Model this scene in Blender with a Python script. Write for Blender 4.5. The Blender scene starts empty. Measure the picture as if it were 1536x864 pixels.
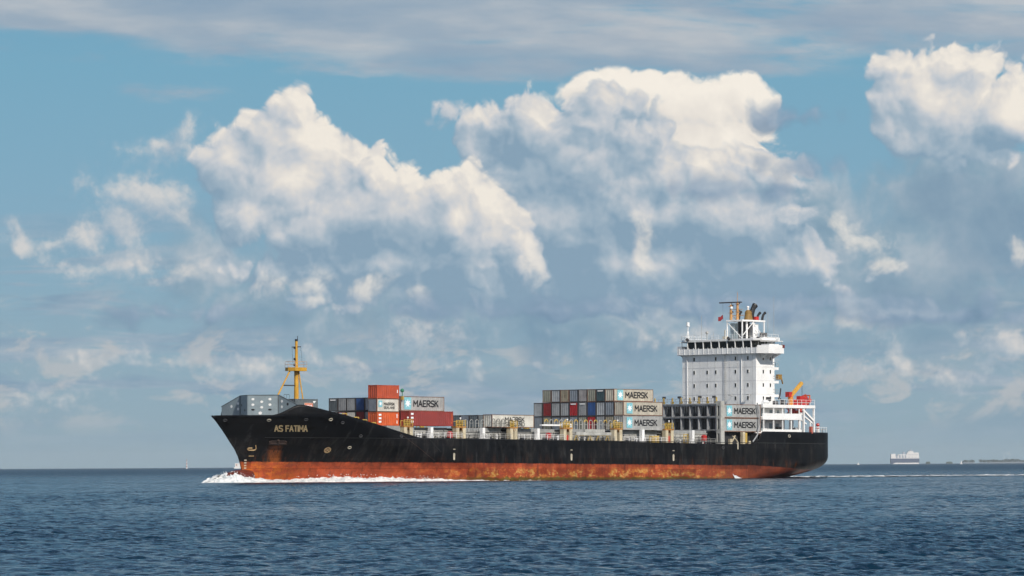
import bpy, bmesh, math, random
import numpy as np
from mathutils import Vector, Matrix, noise as mnoise

scene = bpy.context.scene
COL = scene.collection
R = math.radians

# ------------------------------------------------------------------ camera
FPX = 6400.0                      # focal length in photo pixels (1536 wide)
CAM_H = 2.971
CAM_PITCH, CAM_ROLL = 0.041578954621046514, -0.005736117822237749
cam_d = bpy.data.cameras.new('camera')
cam = bpy.data.objects.new('camera', cam_d)
COL.objects.link(cam)
cam_d.sensor_width = 36.0
cam_d.lens = FPX / 1536.0 * 36.0
cam_d.clip_start = 1.0
cam_d.clip_end = 60000.0
_right = Vector((1, 0, 0))
_fwd = Vector((0, math.cos(CAM_PITCH), math.sin(CAM_PITCH)))
_up = Vector((0, -math.sin(CAM_PITCH), math.cos(CAM_PITCH)))
# rolled frame
_r2 = _right * math.cos(CAM_ROLL) - _up * math.sin(CAM_ROLL) * -1
_u2 = _up * math.cos(CAM_ROLL) - _right * math.sin(CAM_ROLL)
cam.matrix_world = Matrix(((_r2.x, _u2.x, -_fwd.x, 0), (_r2.y, _u2.y, -_fwd.y, 0), (_r2.z, _u2.z, -_fwd.z, CAM_H), (0, 0, 0, 1)))
scene.camera = cam

# ------------------------------------------------------------------ exposure
scene.view_settings.view_transform = 'Standard'
scene.view_settings.look = 'None'
scene.view_settings.gamma = 1.0
scene.view_settings.exposure = 0.0
scene.view_settings.use_curve_mapping = False
scene.cycles.use_denoising = True
scene.cycles.use_adaptive_sampling = True
scene.cycles.adaptive_min_samples = 16
scene.cycles.adaptive_threshold = 0.03
scene.cycles.max_bounces = 4
scene.cycles.volume_bounces = 0
scene.cycles.caustics_reflective = False
scene.cycles.caustics_refractive = False

# ------------------------------------------------------------------ sun
SUN_DIR = Vector((0.482, -0.876, 0)).normalized()
SUN_EL = R(36)
sun_d = bpy.data.lights.new('sun', 'SUN')
sun_d.energy = 4.2
sun_d.angle = R(0.5)
sun_d.color = (1.0, 0.93, 0.83)
sun = bpy.data.objects.new('sun', sun_d)
COL.objects.link(sun)
_sd = Vector((SUN_DIR.x * math.cos(SUN_EL), SUN_DIR.y * math.cos(SUN_EL), math.sin(SUN_EL)))
sun.rotation_euler = _sd.to_track_quat('Z', 'Y').to_euler()
sun.location = (300, -300, 400)

# ------------------------------------------------------------------ sky and clouds (world)
world = bpy.data.worlds.new('World')
scene.world = world
world.use_nodes = True
world.cycles.sampling_method = 'NONE'
WT = world.node_tree
WT.nodes.clear()


class V:
    """a float socket (or number) with arithmetic that writes Math nodes"""
    def __init__(s, k): s.k = k
    def __add__(a, b): return M('ADD', a, b)
    __radd__ = __add__
    def __sub__(a, b): return M('SUBTRACT', a, b)
    def __rsub__(a, b): return M('SUBTRACT', b, a)
    def __mul__(a, b): return M('MULTIPLY', a, b)
    __rmul__ = __mul__
    def __truediv__(a, b): return M('DIVIDE', a, b)


def put(sock, v, T=None):
    T = T or WT
    if isinstance(v, V): T.links.new(v.k, sock)
    elif hasattr(v, 'is_output'): T.links.new(v, sock)
    else: sock.default_value = v


def M(op, *a, clamp=False):
    n = WT.nodes.new('ShaderNodeMath'); n.operation = op; n.use_clamp = clamp
    for i, x in enumerate(a): put(n.inputs[i], x)
    return V(n.outputs[0])


def VM(op, *a, out=0):
    n = WT.nodes.new('ShaderNodeVectorMath'); n.operation = op
    for i, x in enumerate(a):
        if op == 'SCALE' and i == 1: put(n.inputs['Scale'], x)
        else: put(n.inputs[i], x)
    return n.outputs[out]


def comb(x, y, z=0.0):
    n = WT.nodes.new('ShaderNodeCombineXYZ')
    for i, v in enumerate((x, y, z)): put(n.inputs[i], v)
    return n.outputs[0]


def noise(p, scale, detail=4, rough=0.55, lac=2.0, color=False, dist=0.0):
    n = WT.nodes.new('ShaderNodeTexNoise'); n.noise_dimensions = '2D'
    put(n.inputs['Vector'], p)
    n.inputs['Scale'].default_value = scale; n.inputs['Detail'].default_value = detail
    n.inputs['Roughness'].default_value = rough; n.inputs['Lacunarity'].default_value = lac
    n.inputs['Distortion'].default_value = dist
    return n.outputs['Color'] if color else V(n.outputs[0])


def voro(p, scale, detail=2, rough=0.5, lac=2.2):
    n = WT.nodes.new('ShaderNodeTexVoronoi'); n.voronoi_dimensions = '3D'; n.feature = 'SMOOTH_F1'
    put(n.inputs['Vector'], p)
    n.inputs['Scale'].default_value = scale; n.inputs['Detail'].default_value = detail
    n.inputs['Roughness'].default_value = rough; n.inputs['Lacunarity'].default_value = lac
    n.inputs['Smoothness'].default_value = 0.35
    n.normalize = True
    return V(n.outputs['Distance'])


def ss(x, a, b):
    n = WT.nodes.new('ShaderNodeMapRange'); n.interpolation_type = 'SMOOTHSTEP'; n.clamp = False
    put(n.inputs[0], x)
    n.inputs[1].default_value = a; n.inputs[2].default_value = b
    return V(n.outputs[0])


def mixc(f, a, b):
    n = WT.nodes.new('ShaderNodeMix'); n.data_type = 'RGBA'
    put(n.inputs[0], f); put(n.inputs[6], a); put(n.inputs[7], b)
    return n.outputs[2]


def ramp(f, stops):
    n = WT.nodes.new('ShaderNodeValToRGB')
    put(n.inputs[0], f)
    e = n.color_ramp.elements
    while len(e) < len(stops): e.new(0.5)
    for el, (p, c) in zip(e, stops):
        el.position = p; el.color = (*c, 1)
    return n.outputs[0]


def lin(r, g, b):
    f = lambda c: c / 12.92 if c <= 0.04045 else ((c + 0.055) / 1.055) ** 2.4
    return tuple(f(x / 255.0) for x in (r, g, b))


_tc = WT.nodes.new('ShaderNodeTexCoord')
DIR = _tc.outputs['Generated']
_sp = WT.nodes.new('ShaderNodeSeparateXYZ'); WT.links.new(DIR, _sp.inputs[0])
dx, dy, dz = (V(_sp.outputs[i]) for i in range(3))
AZ = M('ARCTAN2', dx, dy)
EL = M('ARCSINE', dz)
U = AZ * 64.0                       # azimuth and elevation of a direction in units of 1/64 rad
W = EL * 64.0
PX = comb(U, W, 0.0)


def D(px, py):                      # a place in the sky: azimuth / elevation units
    return ((px - 768) / 100.0, (698.3 - py) / 100.0)


def field(p, blobs, k=0.22):
    """rounded union of heaps, in sky units; negative inside"""
    acc = None
    for b in blobs:
        cx, cy, rx, ry = b[:4]
        x, y = D(cx, cy); rx /= 100.0; ry /= 100.0
        q = VM('MULTIPLY_ADD', p, (1 / rx, 1 / ry, 0), (-x / rx, -y / ry, 0))
        d = V(VM('LENGTH', q, out=1))
        r = min(rx, ry)
        d = M('MULTIPLY_ADD', d, r, -r)
        acc = d if acc is None else M('SMOOTH_MIN', acc, d, k)
    return acc


def node_group(name, ins, outs, body):
    """write a node group once; returns a function that adds an instance of it"""
    global WT
    outer = WT
    gt = bpy.data.node_groups.new(name, 'ShaderNodeTree')
    for n in ins: gt.interface.new_socket(n, in_out='INPUT', socket_type='NodeSocketVector' if n[0] == 'v' else 'NodeSocketFloat')
    for n in outs: gt.interface.new_socket(n, in_out='OUTPUT', socket_type='NodeSocketVector' if n[0] == 'v' else 'NodeSocketFloat')
    WT = gt
    gi = gt.nodes.new('NodeGroupInput')
    res = body(*[V(k) if n[0] != 'v' else k for n, k in zip(ins, gi.outputs)])
    go = gt.nodes.new('NodeGroupOutput')
    for k, v in zip(go.inputs, res): gt.links.new(v.k if isinstance(v, V) else v, k)
    WT = outer

    def use(*a):
        n = WT.nodes.new('ShaderNodeGroup'); n.node_tree = gt
        for k, v in zip(n.inputs, a): put(k, v)
        return [V(k) if nm[0] != 'v' else k for nm, k in zip(outs, n.outputs)]
    return use


def billow(p, scale, detail, rough, off=(0, 0, 0)):
    """puffs: rounded heaps with creases between them, about 0..1"""
    n = WT.nodes.new('ShaderNodeTexNoise'); n.noise_dimensions = '2D'; n.noise_type = 'FBM'; n.normalize = False
    put(n.inputs['Vector'], VM('ADD', p, off)); n.inputs['Scale'].default_value = scale; n.inputs['Detail'].default_value = 0
    acc = None; amp = 1.0; tot = 0
    for o in range(detail):
        m = WT.nodes.new('ShaderNodeTexNoise'); m.noise_dimensions = '2D'; m.normalize = False
        put(m.inputs['Vector'], VM('ADD', p, (off[0] + o * 17.3, off[1] - o * 9.1, 0)))
        m.inputs['Scale'].default_value = scale * 2.05 ** o; m.inputs['Detail'].default_value = 0
        a = M('ABSOLUTE', V(m.outputs[0]))
        acc = a * amp if acc is None else M('MULTIPLY_ADD', a, amp, acc)
        tot += amp; amp *= rough
    WT.nodes.remove(n)
    return acc * (1.6 / tot)


def _texture(p):
    w = noise(p, 1.2, 2, 0.5, color=True)
    sc = WT.nodes.new('ShaderNodeSeparateColor'); WT.links.new(w, sc.inputs[0])
    wv = comb(V(sc.outputs[0]) - 0.5, V(sc.outputs[1]) - 0.5, 0.0)
    b = billow(VM('MULTIPLY_ADD', wv, (0.5, 0.5, 0), p), 1.15, 6, 0.45)
    n = noise(p, 5.0, 4, 0.58)
    return [wv, b - 0.33, n - 0.5]


texture = node_group('cloud_texture', ['v_place'], ['v_warp', 'puff', 'wisp'], _texture)


def cumulus(blobs, tex, amp=0.6, warp=0.30, soft=(-0.02, 0.10), k=0.2, wisp=0.09, fill=0.0):
    """heaped cloud: (alpha, light) of every direction; its height function is one node group"""
    def body(p, wv, b, n):
        pw = VM('MULTIPLY_ADD', wv, (warp, warp, 0), p)
        f = field(pw, blobs, k)
        return [M('MULTIPLY_ADD', b, amp, M('MULTIPLY_ADD', n, wisp, fill - f))]
    g = node_group('cloud_height', ['v_place', 'v_warp', 'puff', 'wisp'], ['height'], body)
    hs = [g(p, *t)[0] for p, t in tex]
    a = ss(hs[0], *soft)
    cs = [M('POWER', M('MAXIMUM', h, 0.0), 0.6) for h in hs]
    return a, hs[0], [cs[0] - c for c in cs[1:]]
# --- clear sky: Nishita, toned to the photograph's teal blue
sky = WT.nodes.new('ShaderNodeTexSky')
sky.sky_type = 'NISHITA'
sky.sun_disc = False
sky.sun_elevation = SUN_EL
sky.sun_rotation = math.atan2(SUN_DIR.x, SUN_DIR.y)
sky.air_density = 1.0
sky.dust_density = 0.6
sky.ozone_density = 1.5
SKY_STRENGTH = 0.10

# colours below are written as seen on the picture and divided by the strength
def seen(r, g, b):
    return tuple(c / SKY_STRENGTH for c in lin(r, g, b))

elf = ss(W, 0.0, 7.5)
haze_blue = ramp(W / 8.0, [(0.0, seen(137, 165, 181)), (0.12, seen(134, 165, 184)), (0.45, seen(122, 164, 190)), (0.75, seen(110, 163, 190)), (1.0, seen(100, 154, 185))])
front = ss(dy, 0.55, 0.9)
low = 1.0 - ss(EL, R(9), R(22))
base = mixc(front * low * 0.92, sky.outputs[0], haze_blue)

# soft grey-blue cloud deck low in the sky
def stretch(sx, sy, ox=0.0, oy=0.0):
    return VM('MULTIPLY_ADD', PX, (sx, sy, 1), (ox, oy, 0))

deckn = noise(stretch(0.32, 0.75, 3.1, 7.7), 1.0, 5, 0.58)
low_deck = ss(W, 0.05, 1.1) * (1.0 - ss(W, 2.6, 4.4))
dk_a = ss(deckn, 0.40, 0.66) * low_deck
rightness = ss(U, -6.5, 0.5)
c = mixc(dk_a * (0.30 + 0.45 * rightness), base, ramp(noise(stretch(0.5, 1.6, 9, 2), 1.0, 4), [(0.3, seen(124, 152, 174)), (0.7, seen(154, 172, 184))]))

# flat layers, one behind another, paler on top
lay = noise(stretch(0.22, 2.1, 4.4, 0.7), 1.0, 5, 0.55, dist=0.3)
c = mixc(ss(lay, 0.47, 0.58) * low_deck * 0.75, c, ramp(noise(stretch(0.6, 2.6, 1.2, 5.1), 1.0, 4, 0.6), [(0.35, seen(128, 155, 178)), (0.6, seen(158, 175, 190)), (0.8, seen(186, 192, 197))]))
# thin pale scraps near the horizon
scr = noise(stretch(0.95, 2.0, 1.7, 4.2), 1.0, 6, 0.62, dist=0.3)
sc_a = ss(scr, 0.50, 0.68) * ss(W, 0.35, 1.0) * (1.0 - ss(W, 1.9, 3.0))
c = mixc(sc_a * 0.7, c, (*seen(188, 190, 192), 1))

# high stratus streaks at the top of the picture
slant = W + U * 0.035                                   # the sheets dip a little to the right
SQ = comb(U, slant, 0.0)
def sheet(sx, sy, ox, oy, detail, rough, dist=0.0):
    return noise(VM('MULTIPLY_ADD', SQ, (sx, sy, 1), (ox, oy, 0)), 1.0, detail, rough, dist=dist)
st_n = sheet(0.20, 1.35, 5.5, 1.3, 7, 0.58, 0.3)
st_g = sheet(0.13, 0.55, 2.2, 9.1, 2, 0.5)
st_a = ss(st_n * 0.8 + st_g * 0.4 + ss(W, 5.5, 7.0) * 0.30, 0.66, 0.86) * ss(W - (1.0 - ss(U, -6.5, -1.0)) * 0.3, 5.65, 6.3) * (1.0 - ss(W, 7.6, 9.5))
st_col = ramp(sheet(0.26, 1.25, 0.4, 3.3, 6, 0.55), [(0.30, seen(138, 161, 183)), (0.5, seen(158, 173, 188)), (0.68, seen(186, 191, 197))])
c = mixc(st_a * 0.92, c, st_col)
# streaked bars over the big cloud and thin veils below the sheet
bar = field(PX, [(930, 98, 360, 15), (720, 104, 130, 13), (1190, 82, 190, 17), (1300, 35, 300, 20), (330, 72, 110, 9), (300, 138, 90, 14), (1000, 60, 300, 12)], 0.25)
barn = sheet(0.55, 2.4, 8.8, 6.3, 6, 0.62)
bar_a = ss((barn - 0.5) * 0.75 - bar, -0.06, 0.20)
c = mixc(bar_a * 0.8, c, st_col)

LIGHT = Vector((0.62, 0.78, 0))
TEX = [(q, texture(q)) for q in (PX, VM('ADD', PX, tuple(LIGHT * 0.09)), VM('ADD', PX, tuple(LIGHT * 0.34)))]
PATCH = noise(PX, 0.75, 4, 0.6) - 0.5


def shade_cloud(c, cl, tones, dark=0.0, op=1.0, g=(0.55, 0.85), base_grey=None, patch=0.85):
    a, h, (l1, l2) = cl
    s = M('MULTIPLY_ADD', l1, g[0], M('MULTIPLY_ADD', l2, g[1], M('MULTIPLY_ADD', PATCH, patch, 0.60 - dark)))
    if base_grey is not None:
        s = s - base_grey
    return mixc(a * op, c, ramp(s, tones))

TONES = [(0.10, seen(134, 161, 182)), (0.34, seen(160, 179, 194)), (0.58, seen(197, 202, 208)), (0.80, seen(222, 218, 213)), (1.0, seen(240, 233, 222))]
BRIGHT = [(0.0, seen(172, 184, 198)), (0.3, seen(204, 206, 209)), (0.6, seen(230, 224, 216)), (1.0, seen(245, 238, 227))]
GREY = [(0.1, seen(121, 151, 173)), (0.5, seen(141, 167, 184)), (0.9, seen(184, 193, 201))]
PALE = [(0.1, seen(146, 168, 188)), (0.5, seen(178, 189, 199)), (0.9, seen(216, 213, 210))]

# grey banks behind everything
bank = cumulus([(560, 440, 300, 90), (960, 470, 340, 90), (1340, 430, 190, 120), (1450, 300, 150, 100), (1225, 330, 90, 80), (300, 400, 60, 70)], TEX,
               amp=0.5, soft=(-0.12, 0.45), k=0.6)
c = shade_cloud(c, bank, GREY, dark=0.10, op=0.9, g=(0.35, 0.5), patch=1.2)
# darker grey mass under the right hand cloud
rg = cumulus([(1440, 300, 110, 56), (1510, 360, 110, 80), (1380, 440, 160, 40), (1180, 440, 160, 26)], TEX, amp=0.4, soft=(-0.15, 0.5), k=0.5)
c = shade_cloud(c, rg, [(0.1, seen(119, 147, 171)), (0.6, seen(135, 160, 180)), (1.0, seen(166, 180, 195))], dark=0.16, op=0.75, g=(0.3, 0.4), patch=1.2)
# ragged pale clouds: the detached one on the left, pale scraps near the horizon
left = cumulus([(205, 285, 66, 30), (250, 222, 44, 14), (292, 195, 16, 12), (185, 330, 50, 44), (190, 400, 78, 24), (65, 362, 38, 15), (140, 350, 26, 34), (225, 300, 40, 40),
                (620, 512, 66, 22), (700, 545, 40, 14), (1000, 515, 60, 12), (1340, 552, 90, 14), (1420, 572, 40, 10), (1500, 510, 50, 14), (210, 540, 70, 12), (355, 548, 40, 10), (85, 590, 50, 12), (480, 542, 50, 10)], TEX,
               amp=0.46, soft=(-0.14, 0.40), k=0.28, wisp=0.4)
c = shade_cloud(c, left, PALE, dark=0.06, op=0.86, g=(0.5, 0.5))
# bright top behind the big cloud, right
back = cumulus([(990, 165, 120, 46), (1080, 165, 56, 44), (1115, 158, 26, 26), (900, 148, 60, 26), (1040, 215, 110, 50)], TEX, amp=0.34, k=0.18, fill=0.08)
c = shade_cloud(c, back, BRIGHT, dark=0.0, patch=0.8)
# the big cloud
big = cumulus([(720, 180, 46, 26), (785, 205, 84, 48), (890, 190, 90, 38), (950, 215, 60, 50), (860, 260, 130, 70), (1000, 275, 100, 50), (1090, 270, 80, 40),
               (1165, 262, 44, 26), (1000, 330, 190, 70), (1120, 340, 96, 60), (1150, 400, 80, 46), (960, 400, 200, 60), (820, 340, 100, 90), (880, 430, 330, 36)], TEX,
              amp=0.36, k=0.25, fill=0.07)
c = shade_cloud(c, big, TONES, dark=0.24, base_grey=(1.0 - ss(W, 2.0, 4.2)) * 0.20, patch=1.05)
# towering cloud at left of centre, and the right hand cloud
tower = cumulus([(432, 172, 30, 28), (402, 200, 44, 36), (462, 208, 46, 40), (352, 250, 50, 50), (430, 275, 80, 64), (505, 260, 40, 32), (550, 255, 38, 34), (600, 285, 40, 28),
                 (682, 288, 40, 32), (735, 318, 40, 36), (560, 330, 120, 62), (690, 345, 90, 52), (775, 360, 30, 40), (370, 320, 50, 44),
                 (480, 350, 80, 50), (600, 395, 170, 44), (420, 405, 46, 22), (480, 448, 44, 16),
                 (1418, 168, 100, 62), (1352, 160, 44, 40), (1362, 106, 34, 16), (1440, 108, 76, 26), (1510, 180, 50, 50), (1435, 205, 90, 38)], TEX, amp=0.36, k=0.18, fill=0.09)
c = shade_cloud(c, tower, TONES, dark=0.02, base_grey=(1.0 - ss(W, 2.6, 4.5)) * 0.34, patch=1.0)
# small lit heads
heads = cumulus([(1285, 360, 34, 26), (1318, 402, 28, 18), (1262, 485, 26, 14), (795, 375, 16, 28), (560, 430, 44, 14), (425, 425, 44, 16), (500, 458, 34, 10), (960, 372, 18, 30), (1535, 388, 18, 14), (1250, 335, 14, 14)], TEX,
                amp=0.45, soft=(-0.08, 0.26), k=0.25, wisp=0.2)
c = shade_cloud(c, heads, BRIGHT, dark=0.2, op=0.68)
# dark scraps in front and the dark flat base right of centre
scraps = cumulus([(1060, 282, 52, 15), (1155, 294, 38, 14), (1205, 252, 52, 15), (1188, 182, 60, 13), (890, 280, 22, 8), (1150, 458, 330, 14), (820, 464, 120, 9), (1400, 476, 200, 12), (240, 468, 70, 8)], TEX, amp=0.3, soft=(-0.07, 0.16), k=0.08, warp=0.22)
c = shade_cloud(c, scraps, [(0.2, seen(112, 141, 167)), (0.6, seen(136, 159, 182)), (1.0, seen(168, 183, 197))], dark=0.2, op=0.88)

# scattered cloud over the rest of the sky (outside the picture)
restn = noise(comb(dx * 4.0 + dz * 2.0, dy * 4.0 + dz * 5.0), 1.0, 6, 0.58)
rest_a = ss(restn, 0.48, 0.62) * (1.0 - ss(dy, -0.3, 0.4))
c = mixc(rest_a * 0.8, c, (*seen(205, 207, 210), 1))

bg = WT.nodes.new('ShaderNodeBackground')
WT.links.new(c, bg.inputs[0])
bg.inputs[1].default_value = SKY_STRENGTH
wo = WT.nodes.new('ShaderNodeOutputWorld')
WT.links.new(bg.outputs[0], wo.inputs[0])

# ================================================================== helpers
TH = 0.8167420166482345
SHIP_X, SHIP_Y = 13.44498978, 880.8958773
TRIM = 0.0056135542739868954
SHIP_MAT = Matrix.Translation((SHIP_X, SHIP_Y, 0)) @ Matrix.Rotation(TH + math.pi, 4, 'Z') @ Matrix.Rotation(-TRIM, 4, 'Y')


def sw(x, y, z):                    # ship coordinates (forward, port, up) to world
    return SHIP_MAT @ Vector((x, y, z))


class MB:
    """collects shapes; build() links them as one mesh object"""
    def __init__(s): s.v = []; s.f = []; s.m = []
    def add(s, vs, fs, mi=0):
        b = len(s.v); s.v += [tuple(v) for v in vs]; s.f += [tuple(i + b for i in f) for f in fs]; s.m += [mi] * len(fs)
        return s
    def box(s, x0, x1, y0, y1, z0, z1, mi=0):
        vs = [(x, y, z) for z in (z0, z1) for y in (y0, y1) for x in (x0, x1)]
        return s.add(vs, [(0, 2, 3, 1), (4, 5, 7, 6), (0, 1, 5, 4), (2, 6, 7, 3), (0, 4, 6, 2), (1, 3, 7, 5)], mi)
    def tube(s, a, b, r, r2=None, n=8, caps=True, mi=0):
        a, b = Vector(a), Vector(b); r2 = r if r2 is None else r2
        d = (b - a).normalized(); q = d.to_track_quat('Z', 'Y')
        vs = []
        for p, rr in ((a, r), (b, r2)):
            for i in range(n):
                t = 2 * math.pi * i / n
                vs.append(p + q @ Vector((rr * math.cos(t), rr * math.sin(t), 0)))
        fs = [(i, (i + 1) % n, n + (i + 1) % n, n + i) for i in range(n)]
        if caps: fs += [tuple(range(n - 1, -1, -1)), tuple(range(n, 2 * n))]
        return s.add(vs, fs, mi)
    def path(s, pts, r, n=7, mi=0):
        for a, b in zip(pts[:-1], pts[1:]): s.tube(a, b, r, n=n, mi=mi)
        return s
    def bar(s, a, b, w, h=None, mi=0):  # square bar between two points
        h = w if h is None else h
        a, b = Vector(a), Vector(b); d = (b - a).normalized()
        side = d.cross(Vector((0, 0, 1)))
        side = Vector((0, 1, 0)) if side.length < 1e-3 else side.normalized()
        up = side.cross(d).normalized()
        vs = [p + side * (sx * w / 2) + up * (sy * h / 2) for p in (a, b) for sx, sy in ((-1, -1), (1, -1), (1, 1), (-1, 1))]
        return s.add(vs, [(0, 1, 5, 4), (1, 2, 6, 5), (2, 3, 7, 6), (3, 0, 4, 7), (3, 2, 1, 0), (4, 5, 6, 7)], mi)
    def prism(s, poly, axis, a, b, mi=0):  # polygon in the two other axes, run along axis from a to b
        n = len(poly)
        def pt(u, v, t): return {'x': (t, u, v), 'y': (u, t, v), 'z': (u, v, t)}[axis]
        vs = [pt(u, v, a) for u, v in poly] + [pt(u, v, b) for u, v in poly]
        fs = [(i, (i + 1) % n, n + (i + 1) % n, n + i) for i in range(n)] + [tuple(range(n - 1, -1, -1)), tuple(range(n, 2 * n))]
        return s.add(vs, fs, mi)
    def sphere(s, c, r, nu=12, nv=7, sz=1.0, mi=0):
        vs = [(c[0], c[1], c[2] + r * sz)]
        for j in range(1, nv):
            ph = math.pi * j / nv
            for i in range(nu):
                t = 2 * math.pi * i / nu
                vs.append((c[0] + r * math.sin(ph) * math.cos(t), c[1] + r * math.sin(ph) * math.sin(t), c[2] + r * sz * math.cos(ph)))
        vs.append((c[0], c[1], c[2] - r * sz))
        fs = [(0, 1 + i, 1 + (i + 1) % nu) for i in range(nu)]
        for j in range(nv - 2):
            b = 1 + j * nu
            fs += [(b + i, b + nu + i, b + nu + (i + 1) % nu, b + (i + 1) % nu) for i in range(nu)]
        b = 1 + (nv - 2) * nu
        fs += [(b + i, len(vs) - 1, b + (i + 1) % nu) for i in range(nu)]
        return s.add(vs, fs, mi)
    def mesh(s, name, mats, smooth=False):
        me = bpy.data.meshes.new(name)
        me.from_pydata(s.v, [], s.f)
        for m in (mats if isinstance(mats, (list, tuple)) else [mats]): me.materials.append(m)
        me.polygons.foreach_set('material_index', s.m)
        bm = bmesh.new(); bm.from_mesh(me); bmesh.ops.recalc_face_normals(bm, faces=bm.faces); bm.to_mesh(me); bm.free()
        if smooth: me.shade_smooth()
        me.update()
        return me
    def build(s, name, mats, parent=None, smooth=False):
        return link(name, s.mesh(name, mats, smooth), parent)


def link(name, data, parent=None, loc=None, rot=None):
    o = bpy.data.objects.new(name, data); COL.objects.link(o)
    if parent is not None: o.parent = parent
    if loc is not None: o.location = loc
    if rot is not None: o.rotation_euler = rot
    return o


def tag(o, label=None, cat=None, group=None, kind=None):
    if label: o['label'] = label
    if cat: o['category'] = cat
    if group: o['group'] = group
    if kind: o['kind'] = kind
    return o


def empty(name, label, cat, mat=None, group=None):
    o = bpy.data.objects.new(name, None); COL.objects.link(o)
    if mat is not None: o.matrix_world = mat
    o.empty_display_size = 1.0
    return tag(o, label, cat, group)


def copy_thing(root, mat, label, group=None):
    r = root.copy(); COL.objects.link(r); r.matrix_world = mat; r['label'] = label
    if group: r['group'] = group
    for ch in list(root.children):
        c = ch.copy(); COL.objects.link(c); c.parent = r
        for g in list(ch.children):
            d = g.copy(); COL.objects.link(d); d.parent = c
    return r


# ------------------------------------------------------------------ materials
class NT:
    def __init__(s, mat):
        mat.use_nodes = True
        s.t = mat.node_tree; s.b = s.t.nodes['Principled BSDF']
        s.tc = s.t.nodes.new('ShaderNodeTexCoord')
    def n(s, kind, **k):
        n = s.t.nodes.new(kind)
        for a, v in k.items(): setattr(n, a, v)
        return n
    def l(s, a, b): s.t.links.new(a, b)
    def set(s, sock, v):
        if hasattr(v, 'is_output'): s.l(v, sock)
        else: sock.default_value = v
    def map(s, scale=(1, 1, 1), loc=(0, 0, 0), src='Object'):
        m = s.n('ShaderNodeMapping'); s.l(s.tc.outputs[src], m.inputs[0])
        m.inputs['Scale'].default_value = scale; m.inputs['Location'].default_value = loc
        return m.outputs[0]
    def noise(s, scale, detail=4, rough=0.6, sc3=(1, 1, 1), loc=(0, 0, 0), src='Object', dist=0.0):
        n = s.n('ShaderNodeTexNoise'); s.l(s.map(sc3, loc, src), n.inputs['Vector'])
        n.inputs['Scale'].default_value = scale; n.inputs['Detail'].default_value = detail; n.inputs['Roughness'].default_value = rough
        n.inputs['Distortion'].default_value = dist
        return n.outputs[0]
    def math(s, op, a, b=0.0, c=0.0):
        n = s.n('ShaderNodeMath', operation=op)
        for i, v in enumerate((a, b, c)): s.set(n.inputs[i], v)
        return n.outputs[0]
    def ss(s, x, a, b, lo=0.0, hi=1.0):
        n = s.n('ShaderNodeMapRange', interpolation_type='SMOOTHSTEP')
        s.set(n.inputs[0], x)
        for i, v in enumerate((a, b, lo, hi)): n.inputs[i + 1].default_value = v
        return n.outputs[0]
    def mix(s, f, a, b, blend='MIX'):
        n = s.n('ShaderNodeMix', data_type='RGBA', blend_type=blend)
        s.set(n.inputs[0], f)
        s.set(n.inputs[6], a if hasattr(a, 'is_output') else (*a, 1)); s.set(n.inputs[7], b if hasattr(b, 'is_output') else (*b, 1))
        return n.outputs[2]
    def xyz(s, src='Object'):
        n = s.n('ShaderNodeSeparateXYZ'); s.l(s.tc.outputs[src], n.inputs[0]); return n.outputs
    def bump(s, h, strength=0.3, dist=0.05):
        n = s.n('ShaderNodeBump'); s.l(h, n.inputs['Height']); n.inputs['Strength'].default_value = strength; n.inputs['Distance'].default_value = dist
        s.l(n.outputs[0], s.b.inputs['Normal'])


RUST = (0.13, 0.042, 0.014)


def paint(name, col, rough=0.5, rust=0.0, grime=0.25, streak=0.3, scale=1.0, metal=0.0, seed=0.0):
    """weathered paint: soft mottling, vertical run-off, rust blooms"""
    m = bpy.data.materials.new(name); N = NT(m)
    c = tuple(col)
    mott = N.noise(0.8 * scale, 5, 0.6, loc=(seed, seed * 2, 0))
    dark = tuple(x * (1 - grime) for x in c)
    k = N.mix(N.ss(mott, 0.3, 0.72), dark, tuple(min(1, x * 1.06) for x in c))
    if streak:
        st = N.noise(2.2 * scale, 4, 0.65, sc3=(1, 1, 0.09), loc=(seed, 1.3, 2))
        k = N.mix(N.math('MULTIPLY', N.ss(st, 0.5, 0.75), streak), k, tuple(x * 0.5 + r * 0.25 for x, r in zip(c, RUST)))
    if rust:
        rn = N.noise(1.6 * scale, 7, 0.7, sc3=(1, 1, 0.45), loc=(3.1 + seed, 0, 7))
        k = N.mix(N.ss(rn, 0.74 - 0.22 * rust, 0.80 - 0.16 * rust), k, RUST)
    N.l(k, N.b.inputs['Base Color'])
    N.b.inputs['Roughness'].default_value = rough; N.b.inputs['Metallic'].default_value = metal
    return m


WHITE = paint('white_paint', (0.84, 0.84, 0.83), 0.45, rust=0.3, grime=0.08, streak=0.14, scale=0.6)
WHITE_CLEAN = paint('clean_white_paint', (0.80, 0.80, 0.79), 0.4, grime=0.05, streak=0.0)
CREAM = paint('cream_paint', (0.62, 0.54, 0.38), 0.5, rust=0.75, grime=0.3, streak=0.4)
COAMING = paint('pale_grey_deck_paint', (0.46, 0.46, 0.43), 0.55, rust=0.4, grime=0.3, streak=0.35)
YELLOW = paint('yellow_paint', (0.60, 0.32, 0.03), 0.5, rust=0.35, grime=0.25, streak=0.25)
SAFETY_YELLOW = paint('safety_yellow_paint', (0.56, 0.38, 0.08), 0.5, rust=0.5, grime=0.3)
ORANGE_RUSTY = paint('rusty_orange_paint', (0.50, 0.24, 0.06), 0.6, rust=0.9, grime=0.4)
SLATE = paint('slate_grey_paint', (0.26, 0.32, 0.35), 0.5, rust=0.1, grime=0.15, streak=0.15)
DARK = paint('dark_steel', (0.030, 0.032, 0.036), 0.6, rust=0.4, grime=0.3)
FRAME_GREY = paint('frame_grey_paint', (0.36, 0.37, 0.385), 0.6, rust=0.5, grime=0.35, streak=0.3)
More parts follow.
